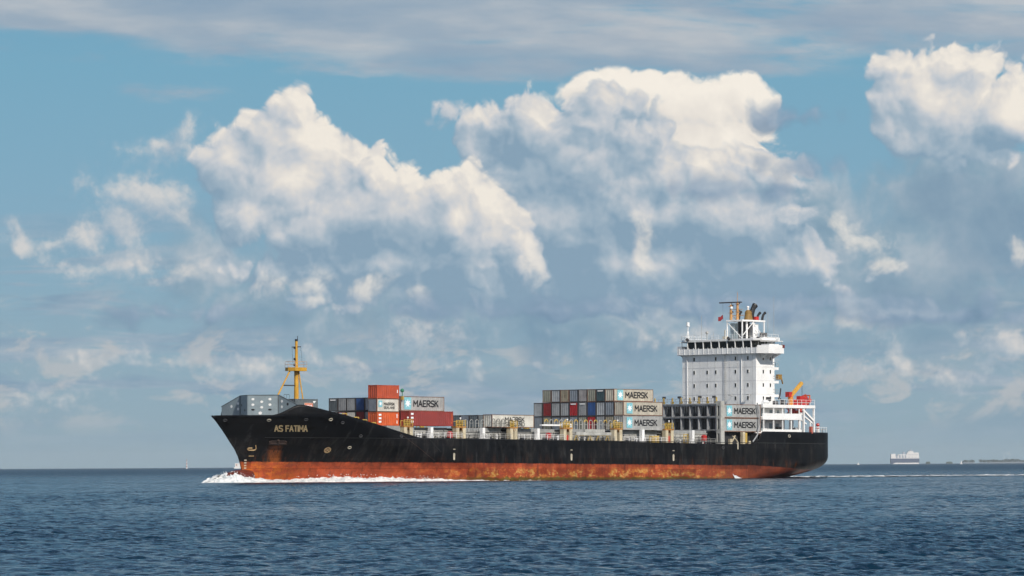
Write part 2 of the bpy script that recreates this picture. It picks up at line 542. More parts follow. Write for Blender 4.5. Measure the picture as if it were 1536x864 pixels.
DECK_RED = paint('deck_paint', (0.10, 0.045, 0.035), 0.7, rust=0.5)
BLACK = paint('black_paint', (0.012, 0.012, 0.014), 0.45, grime=0.2)
RED = paint('red_paint', (0.48, 0.03, 0.025), 0.4, grime=0.15, streak=0.1)
ORANGE = paint('orange_paint', (0.62, 0.13, 0.03), 0.4, grime=0.15, streak=0.1)
RAIL = paint('rail_grey_paint', (0.40, 0.40, 0.38), 0.5, rust=0.5)
RAIL_DARK = paint('dark_rail_paint', (0.06, 0.06, 0.065), 0.5, rust=0.4)
TAN = paint('buff_paint', (0.56, 0.30, 0.11), 0.5, rust=0.35)
GLASS = bpy.data.materials.new('dark_window_glass'); GLASS.use_nodes = True
_b = GLASS.node_tree.nodes['Principled BSDF']
_b.inputs['Base Color'].default_value = (0.006, 0.008, 0.010, 1); _b.inputs['Roughness'].default_value = 0.08
INK = bpy.data.materials.new('black_lettering'); INK.use_nodes = True
INK.node_tree.nodes['Principled BSDF'].inputs['Base Color'].default_value = (0.010, 0.010, 0.013, 1)
LETTER_Y = paint('yellow_lettering', (0.80, 0.61, 0.32), 0.5, rust=0.4, grime=0.2, scale=1.0)


# block capitals as strokes on a 1 x 1 field: (x0, y0, x1, y1) lists
STROKES = {
    'M': (0.95, [[(0, 0), (0, 1)], [(0, 1), (.5, .38)], [(.5, .38), (1, 1)], [(1, 1), (1, 0)]]),
    'A': (0.86, [[(0, 0), (.5, 1)], [(.5, 1), (1, 0)], [(.2, .33), (.8, .33)]]),
    'E': (0.68, [[(0, 0), (0, 1)], [(0, 1), (1, 1)], [(0, .5), (.85, .5)], [(0, 0), (1, 0)]]),
    'R': (0.74, [[(0, 0), (0, 1)], [(0, 1), (.75, 1)], [(.75, 1), (1, .86)], [(1, .86), (1, .62)], [(1, .62), (.75, .47)], [(.75, .47), (0, .47)], [(.45, .47), (1, 0)]]),
    'S': (0.72, [[(1, .92), (.8, 1)], [(.8, 1), (.2, 1)], [(.2, 1), (0, .84)], [(0, .84), (0, .66)], [(0, .66), (.2, .53)], [(.2, .53), (.8, .47)], [(.8, .47), (1, .33)], [(1, .33), (1, .16)], [(1, .16), (.8, 0)], [(.8, 0), (.2, 0)], [(.2, 0), (0, .08)]]),
    'K': (0.76, [[(0, 0), (0, 1)], [(0, .42), (.95, 1)], [(.32, .62), (1, 0)]]),
    'L': (0.62, [[(0, 0), (0, 1)], [(0, 0), (1, 0)]]),
    'N': (0.80, [[(0, 0), (0, 1)], [(0, 1), (1, 0)], [(1, 0), (1, 1)]]),
    'D': (0.76, [[(0, 0), (0, 1)], [(0, 1), (.65, 1)], [(.65, 1), (1, .76)], [(1, .76), (1, .24)], [(1, .24), (.65, 0)], [(.65, 0), (0, 0)]]),
    'F': (0.66, [[(0, 0), (0, 1)], [(0, 1), (1, 1)], [(0, .52), (.85, .52)]]),
    'T': (0.76, [[(.5, 0), (.5, 1)], [(0, 1), (1, 1)]]),
    'I': (0.0, [[(0, 0), (0, 1)]]),
}


def lettering(text, height, mat, parent, name, width, stroke=0.17, fine=False):
    """raised block capitals centred on the origin, reading along +x, standing along +y"""
    gap = 0.30; x = 0.0; segs = []
    for ch in text:
        if ch == ' ': x += 0.32; continue
        w, st = STROKES[ch]
        for (a, b) in st: segs.append((x + a[0] * w, a[1], x + b[0] * w, b[1]))
        x += w + gap
    total = x - gap
    sx = (width - stroke * height) / total; sy = height * (1 - stroke)
    m = MB(); hw = stroke * height / 2
    for k, (x0, y0, x1, y1) in enumerate(segs):
        p, q = Vector(((x0 - total / 2) * sx, (y0 - .5) * sy, 0)), Vector(((x1 - total / 2) * sx, (y1 - .5) * sy, 0))
        d = (q - p).normalized(); n = Vector((-d.y, d.x, 0)) * hw; p = p - d * hw * 0.8; q = q + d * hw * 0.8
        t = 0.008 + 0.003 * (k % 4)
        parts = 6 if fine else 1
        for i in range(parts):
            a, b = p + (q - p) * (i / parts), p + (q - p) * ((i + 1) / parts)
            m.add([a - n, b - n, b + n, a + n, *(v + Vector((0, 0, t)) for v in (a - n, b - n, b + n, a + n))], [(0, 3, 2, 1), (4, 5, 6, 7), (0, 1, 5, 4), (1, 2, 6, 5), (2, 3, 7, 6), (3, 0, 4, 7)])
    return m.build(name, mat, parent)

# ================================================================== the sea
rng = np.random.default_rng(11)
NW = 96
w_len = np.exp(rng.uniform(np.log(0.42), np.log(4.2), NW))
w_dir = R(112) + rng.normal(0, 0.75, NW)          # wind waves run towards the left and the viewer
w_k = 2 * np.pi / w_len
w_kx, w_ky = w_k * np.cos(w_dir), w_k * np.sin(w_dir)
w_amp = 0.0064 * w_len ** 0.52 * rng.uniform(0.6, 1.4, NW)
w_ph = rng.uniform(0, 2 * np.pi, NW)


def ship_xy(x, y):
    dx_, dy_ = x - SHIP_X, y - SHIP_Y
    return -dx_ * math.cos(TH) - dy_ * math.sin(TH), dx_ * math.sin(TH) - dy_ * math.cos(TH)


def wake_height(X, Y):
    """bow wave along the hull and the swell left behind the ship"""
    aY = np.abs(Y)
    d = 98.0 - X
    crest = 13.0 * (1 - np.exp(-np.maximum(d, 0) / 26.0)) + 3.0
    bow = np.where((d > -6) & (X > -75), 0.75 * np.exp(-((aY - crest) / 2.6) ** 2) * np.exp(-np.abs(d - 8) / 30.0), 0.0)
    s = -66.0 - X
    on = 1 / (1 + np.exp(-(s - 6) / 6.0))
    half = 11.0 + 0.02 * s
    edge = 0.12 * np.exp(-((aY - half) / 3.0) ** 2) - 0.40 * np.exp(-((aY - half - 7.5) / 4.0) ** 2)
    return bow * 0.0 + on * edge * np.exp(-np.maximum(s, 0) / 900.0)


def sea_height(x, y, spacing):
    """height of the water at world x, y; waves shorter than the sheet can carry are left out"""
    x = np.asarray(x, float); y = np.asarray(y, float)
    z = np.zeros_like(x); ox = np.zeros_like(x); oy = np.zeros_like(x)
    for i in range(NW):
        fade = np.clip(w_len[i] / (2.2 * spacing) - 0.6, 0, 1)
        if not np.any(fade > 0): continue
        a = w_amp[i] * fade
        ph = w_kx[i] * x + w_ky[i] * y + w_ph[i]
        z += a * np.sin(ph)
        q = -0.75 * a * np.cos(ph)
        ox += q * (w_kx[i] / w_k[i]); oy += q * (w_ky[i] / w_k[i])
    # groups of higher and lower waves
    grp = 0.85 + 0.35 * np.sin(x * 0.031 + y * 0.012 + 1.0) * np.sin(y * 0.021 - x * 0.008 + 2.0)
    X, Y = ship_xy(x, y)
    return z * grp + wake_height(X, Y), ox, oy


def make_sea():
    rs = [14.0]
    while rs[-1] < 24500:
        r = rs[-1]
        g = 1 / 40 if r < 70 else (1 / 860 if r < 300 else (1 / 760 if r < 1300 else (1 / 260 if r < 3000 else 1 / 90)))
        rs.append(r * (1 + g))
    rs = np.array(rs)
    fine = np.arange(-9.6, 9.6001, 0.040)
    side = np.concatenate([[-75, -65, -55, -45, -36, -28, -22, -18, -15, -13, -11.5, -10.4], fine, [10.4, 11.5, 13, 15, 18, 22, 28, 36, 45, 55, 65, 75]])
    th = np.radians(side)
    nr, nt = len(rs), len(th)
    rr, tt = np.meshgrid(rs, th, indexing='ij')
    x = rr * np.sin(tt); y = rr * np.cos(tt)
    sp = np.maximum(np.gradient(rs)[:, None] * np.ones_like(x), rr * np.gradient(th)[None, :])
    z, ox, oy = sea_height(x, y, sp)
    co = np.stack([x + ox, y + oy, z], -1).reshape(-1, 3)
    i = np.arange((nr - 1) * nt).reshape(nr - 1, nt)[:, :-1].ravel()
    quads = np.stack([i, i + 1, i + nt + 1, i + nt], 1)
    quads = quads[:, ::-1]
    # the water behind the viewer: one coarse skirt, so the sheet goes all the way round
    me = bpy.data.meshes.new('sea')
    base = len(co)
    ring = []
    extra = [(0.0, -60.0, 0.0), (-8000.0, -60.0, -0.3), (8000.0, -60.0, -0.3)]
    me.vertices.add(base + 3)
    me.vertices.foreach_set('co', np.concatenate([co, np.array(extra)]).ravel())
    l0, r0 = 0, nt - 1
    lo, ro = (nr - 1) * nt, nr * nt - 1
    tris = []
    a, b, c_ = base, base + 1, base + 2
    for k in range(nt - 1): tris.append((a, k + 1, k))
    for j in range(nr - 1):
        tris.append((b, j * nt, (j + 1) * nt)); tris.append((c_, (j + 1) * nt + nt - 1, j * nt + nt - 1))
    tris.append((b, a, l0)); tris.append((c_, r0, a))
    tris = [t[::-1] for t in tris]
    tris = np.array(tris)
    nq, ntri = len(quads), len(tris)
    me.loops.add(nq * 4 + ntri * 3); me.polygons.add(nq + ntri)
    me.loops.foreach_set('vertex_index', np.concatenate([quads.ravel(), tris.ravel()]).astype(np.int32))
    st = np.concatenate([np.arange(nq) * 4, nq * 4 + np.arange(ntri) * 3]).astype(np.int32)
    me.polygons.foreach_set('loop_start', st)
    me.polygons.foreach_set('use_smooth', np.ones(nq + ntri, bool))
    me.update(calc_edges=True)
    me.validate()
    return me


def sea_material():
    """water: reflecting surface whose ripples, too small for the sheet, tilt the normal directly"""
    m = bpy.data.materials.new('sea_water'); N = NT(m)
    b = N.b
    b.inputs['Base Color'].default_value = (0.0045, 0.022, 0.043, 1)
    b.inputs['Roughness'].default_value = 0.17
    b.inputs['IOR'].default_value = 1.333
    # far out the sheet carries no small waves: their slopes are roughness there
    x, y, z = N.xyz()
    N.l(N.ss(y, 250, 2600, 0.15, 0.36), b.inputs['Roughness'])
    b.inputs['Specular IOR Level'].default_value = 0.24
    def slopes(scale, detail, amp, sc3, loc):
        n = N.n('ShaderNodeTexNoise'); N.l(N.map(sc3, loc), n.inputs['Vector'])
        n.inputs['Scale'].default_value = scale; n.inputs['Detail'].default_value = detail; n.inputs['Roughness'].default_value = 0.6
        v = N.n('ShaderNodeVectorMath', operation='SUBTRACT'); N.l(n.outputs['Color'], v.inputs[0]); v.inputs[1].default_value = (0.5, 0.5, 0.5)
        w = N.n('ShaderNodeVectorMath', operation='MULTIPLY'); N.l(v.outputs[0], w.inputs[0]); w.inputs[1].default_value = (amp, amp * 1.3, 0)
        return w.outputs[0]
    geo = N.n('ShaderNodeNewGeometry')
    a1 = N.n('ShaderNodeVectorMath', operation='ADD'); N.l(slopes(0.7, 3, 0.9, (1, 1, 1), (3, 1, 0)), a1.inputs[0]); N.l(slopes(3.4, 3, 1.0, (1, 1, 1), (0, 5, 0)), a1.inputs[1])
    paw = N.noise(0.012, 3, 0.55, sc3=(1.6, 0.6, 1), loc=(2, 6, 0))         # gusts: rougher and smoother water
    sc = N.n('ShaderNodeVectorMath', operation='SCALE'); N.l(a1.outputs[0], sc.inputs[0]); N.l(N.ss(paw, 0.3, 0.7, 0.65, 1.3), sc.inputs['Scale'])
    a1 = sc
    a2 = N.n('ShaderNodeVectorMath', operation='ADD'); N.l(geo.outputs['Normal'], a2.inputs[0]); N.l(a1.outputs[0], a2.inputs[1])
    nn = N.n('ShaderNodeVectorMath', operation='NORMALIZE'); N.l(a2.outputs[0], nn.inputs[0])
    N.l(nn.outputs[0], b.inputs['Normal'])
    return m


SEA = make_sea()
SEA.materials.append(sea_material())
tag(link('sea', SEA), 'dark blue choppy sea reaching to the horizon', 'sea', kind='structure')

# ================================================================== the container ship
SHIP = empty('container_ship', 'black and rust red container ship steaming left with a white deckhouse aft', 'container ship', SHIP_MAT)
interp = np.interp
STEM_Z = [-2.0, 0.0, 2.0, 3.0, 4.3, 5.7, 7.2, 9.2, 10.94, 12.06]
STEM_X = [94.6, 94.8, 95.0, 95.3, 95.8, 96.65, 98.0, 99.75, 101.45, 102.67]
TOP_X = [-69, -43.2, -42.6, -41.9, -41.0, -40.2, -30, -12, 16, 45, 60.4, 66, 73, 80, 84, 87.6, 89.4, 90.3, 91.2, 92.3, 93.4, 94.6, 103]
TOP_Z = [10.05, 10.13, 9.7, 8.6, 7.75, 7.45, 7.40, 7.58, 7.88, 8.05, 8.10, 9.18, 10.72, 12.2, 12.92, 13.76, 14.15, 14.25, 13.95, 13.3, 12.65, 12.13, 12.07]
HB = 13.6


def top_z(X): return float(interp(X, TOP_X, TOP_Z))
def stem_x(z): return float(interp(z, STEM_Z, STEM_X))
def smooth01(t): t = min(1, max(0, t)); return t * t * (3 - 2 * t)


def half_breadth(X, z):
    d = stem_x(z) - X
    t = min(1.0, max(0.0, z / 12.0))
    L = 23.5 + 36.0 * (1 - t) ** 1.1
    p = 1.75 + 0.45 * t
    y = HB * (1 - max(0.0, 1 - max(d, 0.0) / L) ** p)
    y = max(y, 0.18 if d >= 0 else 0.0)
    if X < -34:                       # run aft to the counter
        zb = float(interp(X, [-70, -68, -66, -62, -54, -44, -34], [1.9, 1.35, 1.0, 0.35, -0.8, -2.6, -5.0]))
        Bm = float(interp(X, [-68.5, -68, -66, -62, -55, -45, -34], [10.6, 11.2, 12.0, 12.75, 13.35, 13.6, 13.6]))
        hh = float(interp(X, [-68, -54, -34], [3.7, 4.2, 5.0]))
        q = (z - zb) / hh
        if q <= 0: return 0.0
        y = min(y, Bm * (1 - max(0.0, 1 - q) ** 2.3) ** (1 / 2.0))
    return y


def hull_mesh():
    Xs = np.unique(np.concatenate([np.linspace(-68.3, -40, 40), np.linspace(-43.4, -40, 12), np.linspace(-40, 60, 42), np.linspace(60, 88, 36), np.linspace(88, 96, 28), np.linspace(96, 101, 16), [101.6, 102.0, 102.3, 102.5, 102.62, 102.67]]))
    nl = 34
    vs = []; n = len(Xs)
    for X0 in Xs:
        zt = top_z(X0)
        # levels run from the keel side up to the rail
        for j in range(nl):
            t = j / (nl - 1)
            z = -1.6 + (zt + 1.6) * t
            X = X0 if X0 < 60 else 60 + (X0 - 60) / 42.67 * (stem_x(z) - 60)
            vs.append((X, half_breadth(X, z), z))
    m = len(vs)
    for X0 in Xs:
        zt = top_z(X0) if X0 < 89.4 else min(top_z(X0), float(interp(X0, [89.4, 90.4, 103], [13.9, 12.12, 12.07])))
        for j in range(nl):
            z = -1.6 + (zt + 1.6) * j / (nl - 1)
            X = X0 if X0 < 60 else 60 + (X0 - 60) / 42.67 * (stem_x(z) - 60)
            vs.append((X, -half_breadth(X, z), z))
    fs = []
    for i in range(n - 1):
        for j in range(nl - 1):
            a, b, c_, d = i * nl + j, (i + 1) * nl + j, (i + 1) * nl + j + 1, i * nl + j + 1
            fs.append((a, d, c_, b)); fs.append((m + a, m + b, m + c_, m + d))
    # transom and stem closing faces
    for j in range(nl - 1):
        fs.append((j, m + j, m + j + 1, j + 1))
        e = (n - 1) * nl + j
        fs.append((e, e + 1, m + e + 1, m + e))
    return vs, fs


def hull_material():
    m = bpy.data.materials.new('hull_paint'); N = NT(m)
    x, y, z = N.xyz()
    # boot topping: red-brown below, black above, edge a little uneven
    edge = N.math('ADD', z, N.math('MULTIPLY', N.math('SUBTRACT', N.noise(0.9, 4, 0.6), 0.5), 0.35))
    line = N.math('ADD', N.math('MULTIPLY_ADD', x, 0.0038, 3.06), N.ss(x, -38, -62, 0.0, -0.75))
    above = N.ss(N.math('SUBTRACT', edge, line), -0.10, 0.12)
    # black topsides: clean above the knuckle, dusty and streaked below it
    streak = N.noise(1.1, 6, 0.68, sc3=(1, 0.3, 0.10))
    cloud = N.noise(0.12, 5, 0.6, loc=(2, 0, 0))
    dusty = N.math('MULTIPLY', N.ss(z, 7.95, 7.85), N.ss(streak, 0.48, 0.76))
    dusty = N.math('MULTIPLY', dusty, N.ss(cloud, 0.32, 0.62))
    k = N.mix(N.ss(cloud, 0.4, 0.7), (0.0042, 0.0046, 0.0062), (0.0075, 0.0078, 0.0092))
    smear = N.noise(0.5, 6, 0.7, sc3=(1, 0.3, 0.42), loc=(11, 0, 3), dist=0.6)
    k = N.mix(N.math('MULTIPLY', N.ss(z, 7.98, 7.88), N.ss(smear, 0.48, 0.76)), k, (0.028, 0.026, 0.025))
    k = N.mix(N.math('MULTIPLY', dusty, 0.75), k, (0.042, 0.038, 0.035))
    pale = N.noise(0.7, 5, 0.7, sc3=(1, 0.3, 0.16), loc=(9, 0, 4))
    k = N.mix(N.math('MULTIPLY', N.ss(pale, 0.56, 0.72), 0.55), k, (0.050, 0.051, 0.053))
    # rust weeping from the black above the boot topping and under the anchor
    rs = N.noise(1.3, 6, 0.7, sc3=(1, 0.4, 0.16), loc=(5, 2, 0))
    rlow = N.math('MULTIPLY', N.ss(rs, 0.50, 0.68), N.ss(N.math('SUBTRACT', z, line), 2.6, 0.0))
    astern = N.math('ADD', N.ss(x, 0, -50), N.ss(x, 84, 93))
    k = N.mix(N.math('MULTIPLY', N.math('MULTIPLY', rlow, N.math('MULTIPLY_ADD', astern, 0.6, 0.40)), 0.9), k, (0.085, 0.030, 0.012))
    anx = N.math('ABSOLUTE', N.math('SUBTRACT', x, N.math('MULTIPLY_ADD', z, 0.29, 88.4)))
    rn = N.noise(1.2, 5, 0.7, sc3=(1.3, 1, 0.15), loc=(1, 1, 1))
    anr = N.math('MULTIPLY', N.ss(N.math('ADD', anx, N.math('MULTIPLY', rn, 1.4)), 2.3, 1.2), N.math('MULTIPLY', N.ss(z, 7.0, 6.2), N.ss(y, -0.5, 0.5)))
    k = N.mix(N.math('MULTIPLY', anr, N.ss(rn, 0.28, 0.6)), k, (0.20, 0.062, 0.018))
    # red lower hull
    r1 = N.noise(0.5, 6, 0.65, sc3=(0.6, 1, 1.0), loc=(0, 3, 0))
    r = N.mix(N.ss(r1, 0.35, 0.65), (0.23, 0.044, 0.020), (0.45, 0.088, 0.034))
    rr = N.noise(0.9, 6, 0.7, sc3=(0.7, 0.7, 1.4), loc=(7, 1, 5))
    midx = N.math('MULTIPLY', N.ss(x, 66, 34), N.ss(x, -46, -18))
    patch = N.math('MULTIPLY', N.ss(N.math('ADD', rr, N.math('MULTIPLY', N.math('SUBTRACT', r1, 0.5), 0.7)), 0.50, 0.64), N.math('MULTIPLY', midx, N.ss(z, 2.9, 1.4)))
    r = N.mix(N.math('MULTIPLY', patch, 0.9), r, (0.50, 0.20, 0.04))
    rr2 = N.noise(1.9, 6, 0.72, sc3=(0.7, 0.7, 1.2), loc=(2, 8, 5))
    patch2 = N.math('MULTIPLY', N.ss(N.math('ADD', rr2, N.math('MULTIPLY', N.math('SUBTRACT', r1, 0.5), 0.8)), 0.54, 0.64), N.math('MULTIPLY', midx, N.ss(z, 2.7, 1.2)))
    r = N.mix(N.math('MULTIPLY', patch2, 0.85), r, (0.60, 0.40, 0.13))
    fx = N.ss(x, 80, 90)
    r = N.mix(N.math('MULTIPLY', N.math('MULTIPLY', fx, N.ss(rr, 0.40, 0.60)), 0.7), r, (0.46, 0.13, 0.02))
    sct = N.noise(3.0, 3, 0.6, sc3=(0.25, 0.25, 3.0), loc=(4, 0, 0))
    r = N.mix(N.math('MULTIPLY', N.ss(sct, 0.60, 0.72), 0.5), r, (0.10, 0.032, 0.020))
    dk = N.noise(1.0, 5, 0.7, sc3=(1, 1, 0.12), loc=(0, 0, 6))
    r = N.mix(N.math('MULTIPLY', N.ss(dk, 0.50, 0.72), 0.6), r, (0.075, 0.030, 0.020))
    r = N.mix(N.math('MULTIPLY', N.ss(x, 0, -45), 0.65), r, (0.085, 0.030, 0.020))
    # weed along the waterline
    wd = N.math('ADD', z, N.math('MULTIPLY', N.noise(0.8, 4, 0.6, loc=(3, 3, 3)), -1.3))
    r = N.mix(N.math('MULTIPLY', N.ss(wd, 0.05, -0.45), N.math('MULTIPLY', midx, 0.85)), r, (0.060, 0.062, 0.012))
    # worn band just under the paint line
    bl = N.math('MULTIPLY', N.ss(N.math('SUBTRACT', line, z), 0.9, 0.0), N.ss(streak, 0.40, 0.62))
    r = N.mix(N.math('MULTIPLY', bl, 0.6), r, (0.075, 0.030, 0.022))
    # plating: strakes differ a little, butts and seams show as fine darker lines
    bk = N.n('ShaderNodeTexBrick'); cx = N.n('ShaderNodeCombineXYZ'); N.l(x, cx.inputs[0]); N.l(z, cx.inputs[1]); N.l(cx.outputs[0], bk.inputs['Vector'])
    bk.inputs['Color1'].default_value = (0.72, 0.72, 0.72, 1); bk.inputs['Color2'].default_value = (1.25, 1.22, 1.2, 1); bk.inputs['Mortar'].default_value = (0.5, 0.45, 0.42, 1)
    bk.inputs['Scale'].default_value = 1.0; bk.inputs['Brick Width'].default_value = 8.5; bk.inputs['Row Height'].default_value = 2.15; bk.inputs['Mortar Size'].default_value = 0.03
    N.l(N.mix(1.0, N.mix(above, r, k), bk.outputs['Color'], 'MULTIPLY'), N.b.inputs['Base Color'])
    N.b.inputs['Roughness'].default_value = 0.42
    N.b.inputs['Specular IOR Level'].default_value = 0.12
    # plates: faint buckling between frames
    N.bump(N.noise(0.55, 2, 0.5, sc3=(1, 0.3, 0.5)), 0.25, 0.08)
    return m


vs, fs = hull_mesh()
hb = MB().add(vs, fs)
HULL = hb.build('hull', hull_material(), SHIP, smooth=True)
so = HULL.modifiers.new('plating', 'SOLIDIFY'); so.thickness = 0.18; so.offset = -1
so.use_rim = True


def surf_port(X, z, out=0.03):      # a point on the port shell, pushed slightly out
    return Vector((X, half_breadth(X, z) + out, z))


def shell_frame(X, z):
    """position and tangents of the port shell"""
    p = surf_port(X, z, 0)
    tx = (surf_port(X + .3, z, 0) - surf_port(X - .3, z, 0)).normalized()
    tz = (surf_port(X, z + .3, 0) - surf_port(X, z - .3, 0)).normalized()
    n = tx.cross(tz)
    if n.y < 0: n = -n
    return p, tx, tz, n.normalized()


def on_shell(o, X, z, out=0.04):
    """lay a flat child on the port shell, reading from ahead to astern"""
    p, tx, tz, n = shell_frame(X, z)
    xax = -tx; nax = n; yax = nax.cross(xax).normalized()
    o.matrix_local = Matrix(((xax.x, yax.x, nax.x, 0), (xax.y, yax.y, nax.y, 0), (xax.z, yax.z, nax.z, 0), (0, 0, 0, 1)))
    o.location = p + n * out


def bend_to_shell(o, X, z, out=0.05, lean=0.0):
    """bend lettering (a flat mesh in its own x/y) round the port shell"""
    me = o.data
    for v in me.vertices:
        u, w, d = v.co
        zz = z + w; XX = X - u + lean * w
        p, tx, tz, n = shell_frame(XX, zz)
        v.co = p + n * (out + d)
    me.update()
    o.matrix_local = Matrix.Identity(4)


# name on the flare of the bow
_t = lettering('AS  FATIMA', 1.22, LETTER_Y, HULL, 'ship_name', 5.6, 0.17, fine=True)
bend_to_shell(_t, 89.85, 9.75, lean=0.77)
# knuckle and rubbing lines on the shell
def shell_strip(name, pts, w, mat, out=0.03):
    b = MB()
    prev = None
    for X, z in pts:
        p, tx, tz, n = shell_frame(X, z)
        ring = [p + tz * (w / 2) - n * 0.05, p + tz * (w / 2) + n * out, p - tz * (w / 2) + n * out, p - tz * (w / 2) - n * 0.05]
        if prev is not None:
            i = len(b.v)
            b.add(prev + ring, [(0, 1, 5, 4), (1, 2, 6, 5), (2, 3, 7, 6)])
        prev = ring
    return b.build(name, mat, HULL)

HULL_BLACK = paint('hull_trim_black', (0.016, 0.016, 0.017), 0.45, rust=0.2)
shell_strip('knuckle_strake', [(x, 7.95 + 0.0025 * (x - 60)) for x in np.linspace(-66, 93, 90)], 0.12, HULL_BLACK, 0.05)
shell_strip('weld_seam', [(66 + 0.0 - 1.9 * (9.0 - z), z) for z in np.linspace(9.0, 3.6, 14)], 0.07, paint('seam_brown', (0.05, 0.022, 0.016), 0.6), 0.02)
shell_strip('weld_seam', [(58.0 - 1.3 * (8.0 - z), z) for z in np.linspace(7.8, 5.4, 10)], 0.07, HULL_BLACK, 0.02)

PALE_MARK = paint('pale_marking', (0.52, 0.47, 0.37), 0.5, rust=0.3)
# tug push marks: a pale capsule under a short dash
for X in (50.98, 16.99, -14.24):
    b = MB()
    n = 10
    poly = [(0.28 * math.cos(t), 0.28 * math.sin(t) + (0.42 if math.sin(t) >= 0 else -0.42)) for t in [2 * math.pi * i / n for i in range(n)]]
    b.prism(poly, 'z', 0.0, 0.02)
    b.box(-0.3, 0.3, 1.35, 1.5, 0.0, 0.02)
    o = b.build('tug_mark', PALE_MARK, HULL); on_shell(o, X, 4.5)
# thruster disc: ring with a cross
b = MB()
ring = []
for i in range(20):
    t0, t1 = 2 * math.pi * i / 20, 2 * math.pi * (i + 1) / 20
    b.add([(r_ * math.cos(t), r_ * math.sin(t), 0.02) for t in (t0, t1) for r_ in (0.42, 0.72)], [(0, 1, 3, 2)])
b.bar((-0.4, -0.4, 0.02), (0.4, 0.4, 0.02), 0.2, 0.02); b.bar((-0.4, 0.4, 0.02), (0.4, -0.4, 0.02), 0.2, 0.02)
TAN_MARK = paint('tan_marking', (0.50, 0.34, 0.17), 0.5, rust=0.5)
so_ = b.build('thruster_mark', TAN_MARK, HULL); on_shell(so_, 80.5, 5.7)
# bulbous bow mark: an open hook lying on its side
b = MB()
b.path([(-0.75, -0.45, 0.03), (0.35, -0.45, 0.03), (0.62, -0.2, 0.03), (0.62, 0.1, 0.03)], 0.11)
b.path([(-0.75, -0.45, 0.03), (-0.98, -0.2, 0.03), (-0.80, 0.02, 0.03), (-0.1, 0.02, 0.03)], 0.11)
b.path([(0.62, 0.1, 0.03), (0.5, 0.62, 0.03)], 0.10)
o = b.build('bulb_mark', TAN_MARK, HULL); on_shell(o, 93.95, 6.05)
o = MB().box(-0.5, 0.5, -.07, .07, 0, 0.03).build('bulb_mark', TAN_MARK, HULL); on_shell(o, 93.7, 4.55)
# draught figures as short dashes down the stem
for i in range(4):
    b = MB().box(-0.22, 0.22, -0.12, 0.12, 0, 0.02)
    o = b.build('draught_mark', PALE_MARK, HULL); on_shell(o, 94.55 - 0.05 * i, 3.75 - 0.5 * i)

# anchor in its recess
b = MB()
b.box(-1.5, 1.5, 0.2, 0.62, 0.0, 0.14)
b.box(-1.75, -1.3, -0.25, 0.5, 0.0, 0.25); b.box(1.3, 1.75, -0.25, 0.5, 0.0, 0.25)
b.tube((0, -0.2, 0.22), (0, 0.9, 0.22), 0.24, n=8)
b.bar((-1.5, 0.05, 0.25), (1.5, 0.05, 0.25), 0.34, 0.3)
ANCHOR = b.build('anchor', paint('anchor_rust', (0.035, 0.020, 0.016), 0.8, rust=0.5), HULL); on_shell(ANCHOR, 90.3, 7.0, 0.06)

# fairleads and mooring pipes in the bow bulwark
for X, z in ((100.6, 11.3), (94.6, 11.3), (88.7, 11.44), (83.9, 11.46), (81.0, 10.9), (75.6, 8.4), (76.5, 6.2), (65.6, 8.4), (-30, 6.6), (-52, 9.2)):
    b = MB()
    for i in range(12):
        t0, t1 = 2 * math.pi * i / 12, 2 * math.pi * (i + 1) / 12
        b.tube((0.36 * math.cos(t0), 0.26 * math.sin(t0), 0.05), (0.36 * math.cos(t1), 0.26 * math.sin(t1), 0.05), 0.085, n=5)
    b.add([(0.3 * math.cos(2 * math.pi * i / 10), 0.2 * math.sin(2 * math.pi * i / 10), 0.03) for i in range(10)], [tuple(range(10))], 1)
    o = b.build('fairlead', [PALE_MARK if X in (94.6, 83.9, 76.5, -52) else RAIL_DARK, BLACK], HULL); on_shell(o, X, z, 0.02)

# bulbous bow just breaking the surface
b = MB()
nb, ns = 16, 16
prev = None
for i in range(ns + 1):
    t = i / ns
    X = 93.0 + 7.2 * t; r = 1.75 * math.sqrt(max(0.0, 1 - t ** 2.6))
    zc = 0.10
    ringv = [(X, r * 0.95 * math.cos(2 * math.pi * k / nb), zc + r * 1.08 * math.sin(2 * math.pi * k / nb)) for k in range(nb)]
    i0 = len(b.v); b.v += ringv
    if i: 
        for k in range(nb): b.f.append((i0 - nb + k, i0 - nb + (k + 1) % nb, i0 + (k + 1) % nb, i0 + k)); b.m.append(0)
b.build('bulbous_bow', paint('bulb_red', (0.13, 0.026, 0.016), 0.35, grime=0.4), HULL, smooth=True)

# decks
def deck_sheet(name, pts, mat):
    b = MB()
    for (x0, z0), (x1, z1) in zip(pts[:-1], pts[1:]):
        y0, y1 = half_breadth(x0, z0 - 0.2) - 0.22, half_breadth(x1, z1 - 0.2) - 0.22
        b.add([(x0, -y0, z0), (x1, -y1, z1), (x1, y1, z1), (x0, y0, z0), (x0, -y0, z0 - .3), (x1, -y1, z1 - .3), (x1, y1, z1 - .3), (x0, y0, z0 - .3)],
              [(0, 1, 2, 3), (7, 6, 5, 4), (0, 4, 5, 1), (3, 2, 6, 7)])
    return b.build(name, mat, SHIP)
deck_sheet('main_deck', [(x, top_z(x) - 0.35) for x in np.linspace(-40.5, 60, 20)] + [(x, 7.75) for x in (64, 68)], DECK_RED)
deck_sheet('forecastle_deck', [(68.2, 9.6), (72, 9.9), (76, 10.4), (80, 10.8), (86, 10.9), (92, 10.9), (96, 10.9), (98.5, 10.9), (100.2, 10.9)], DECK_RED)
MB().box(67.9, 68.25, -12.6, 12.6, 7.4, 9.62).build('forecastle_bulkhead', DARK, SHIP)
deck_sheet('poop_deck', [(x, 9.75) for x in (-68.0, -64, -60, -54, -48, -41.6)], DECK_RED)
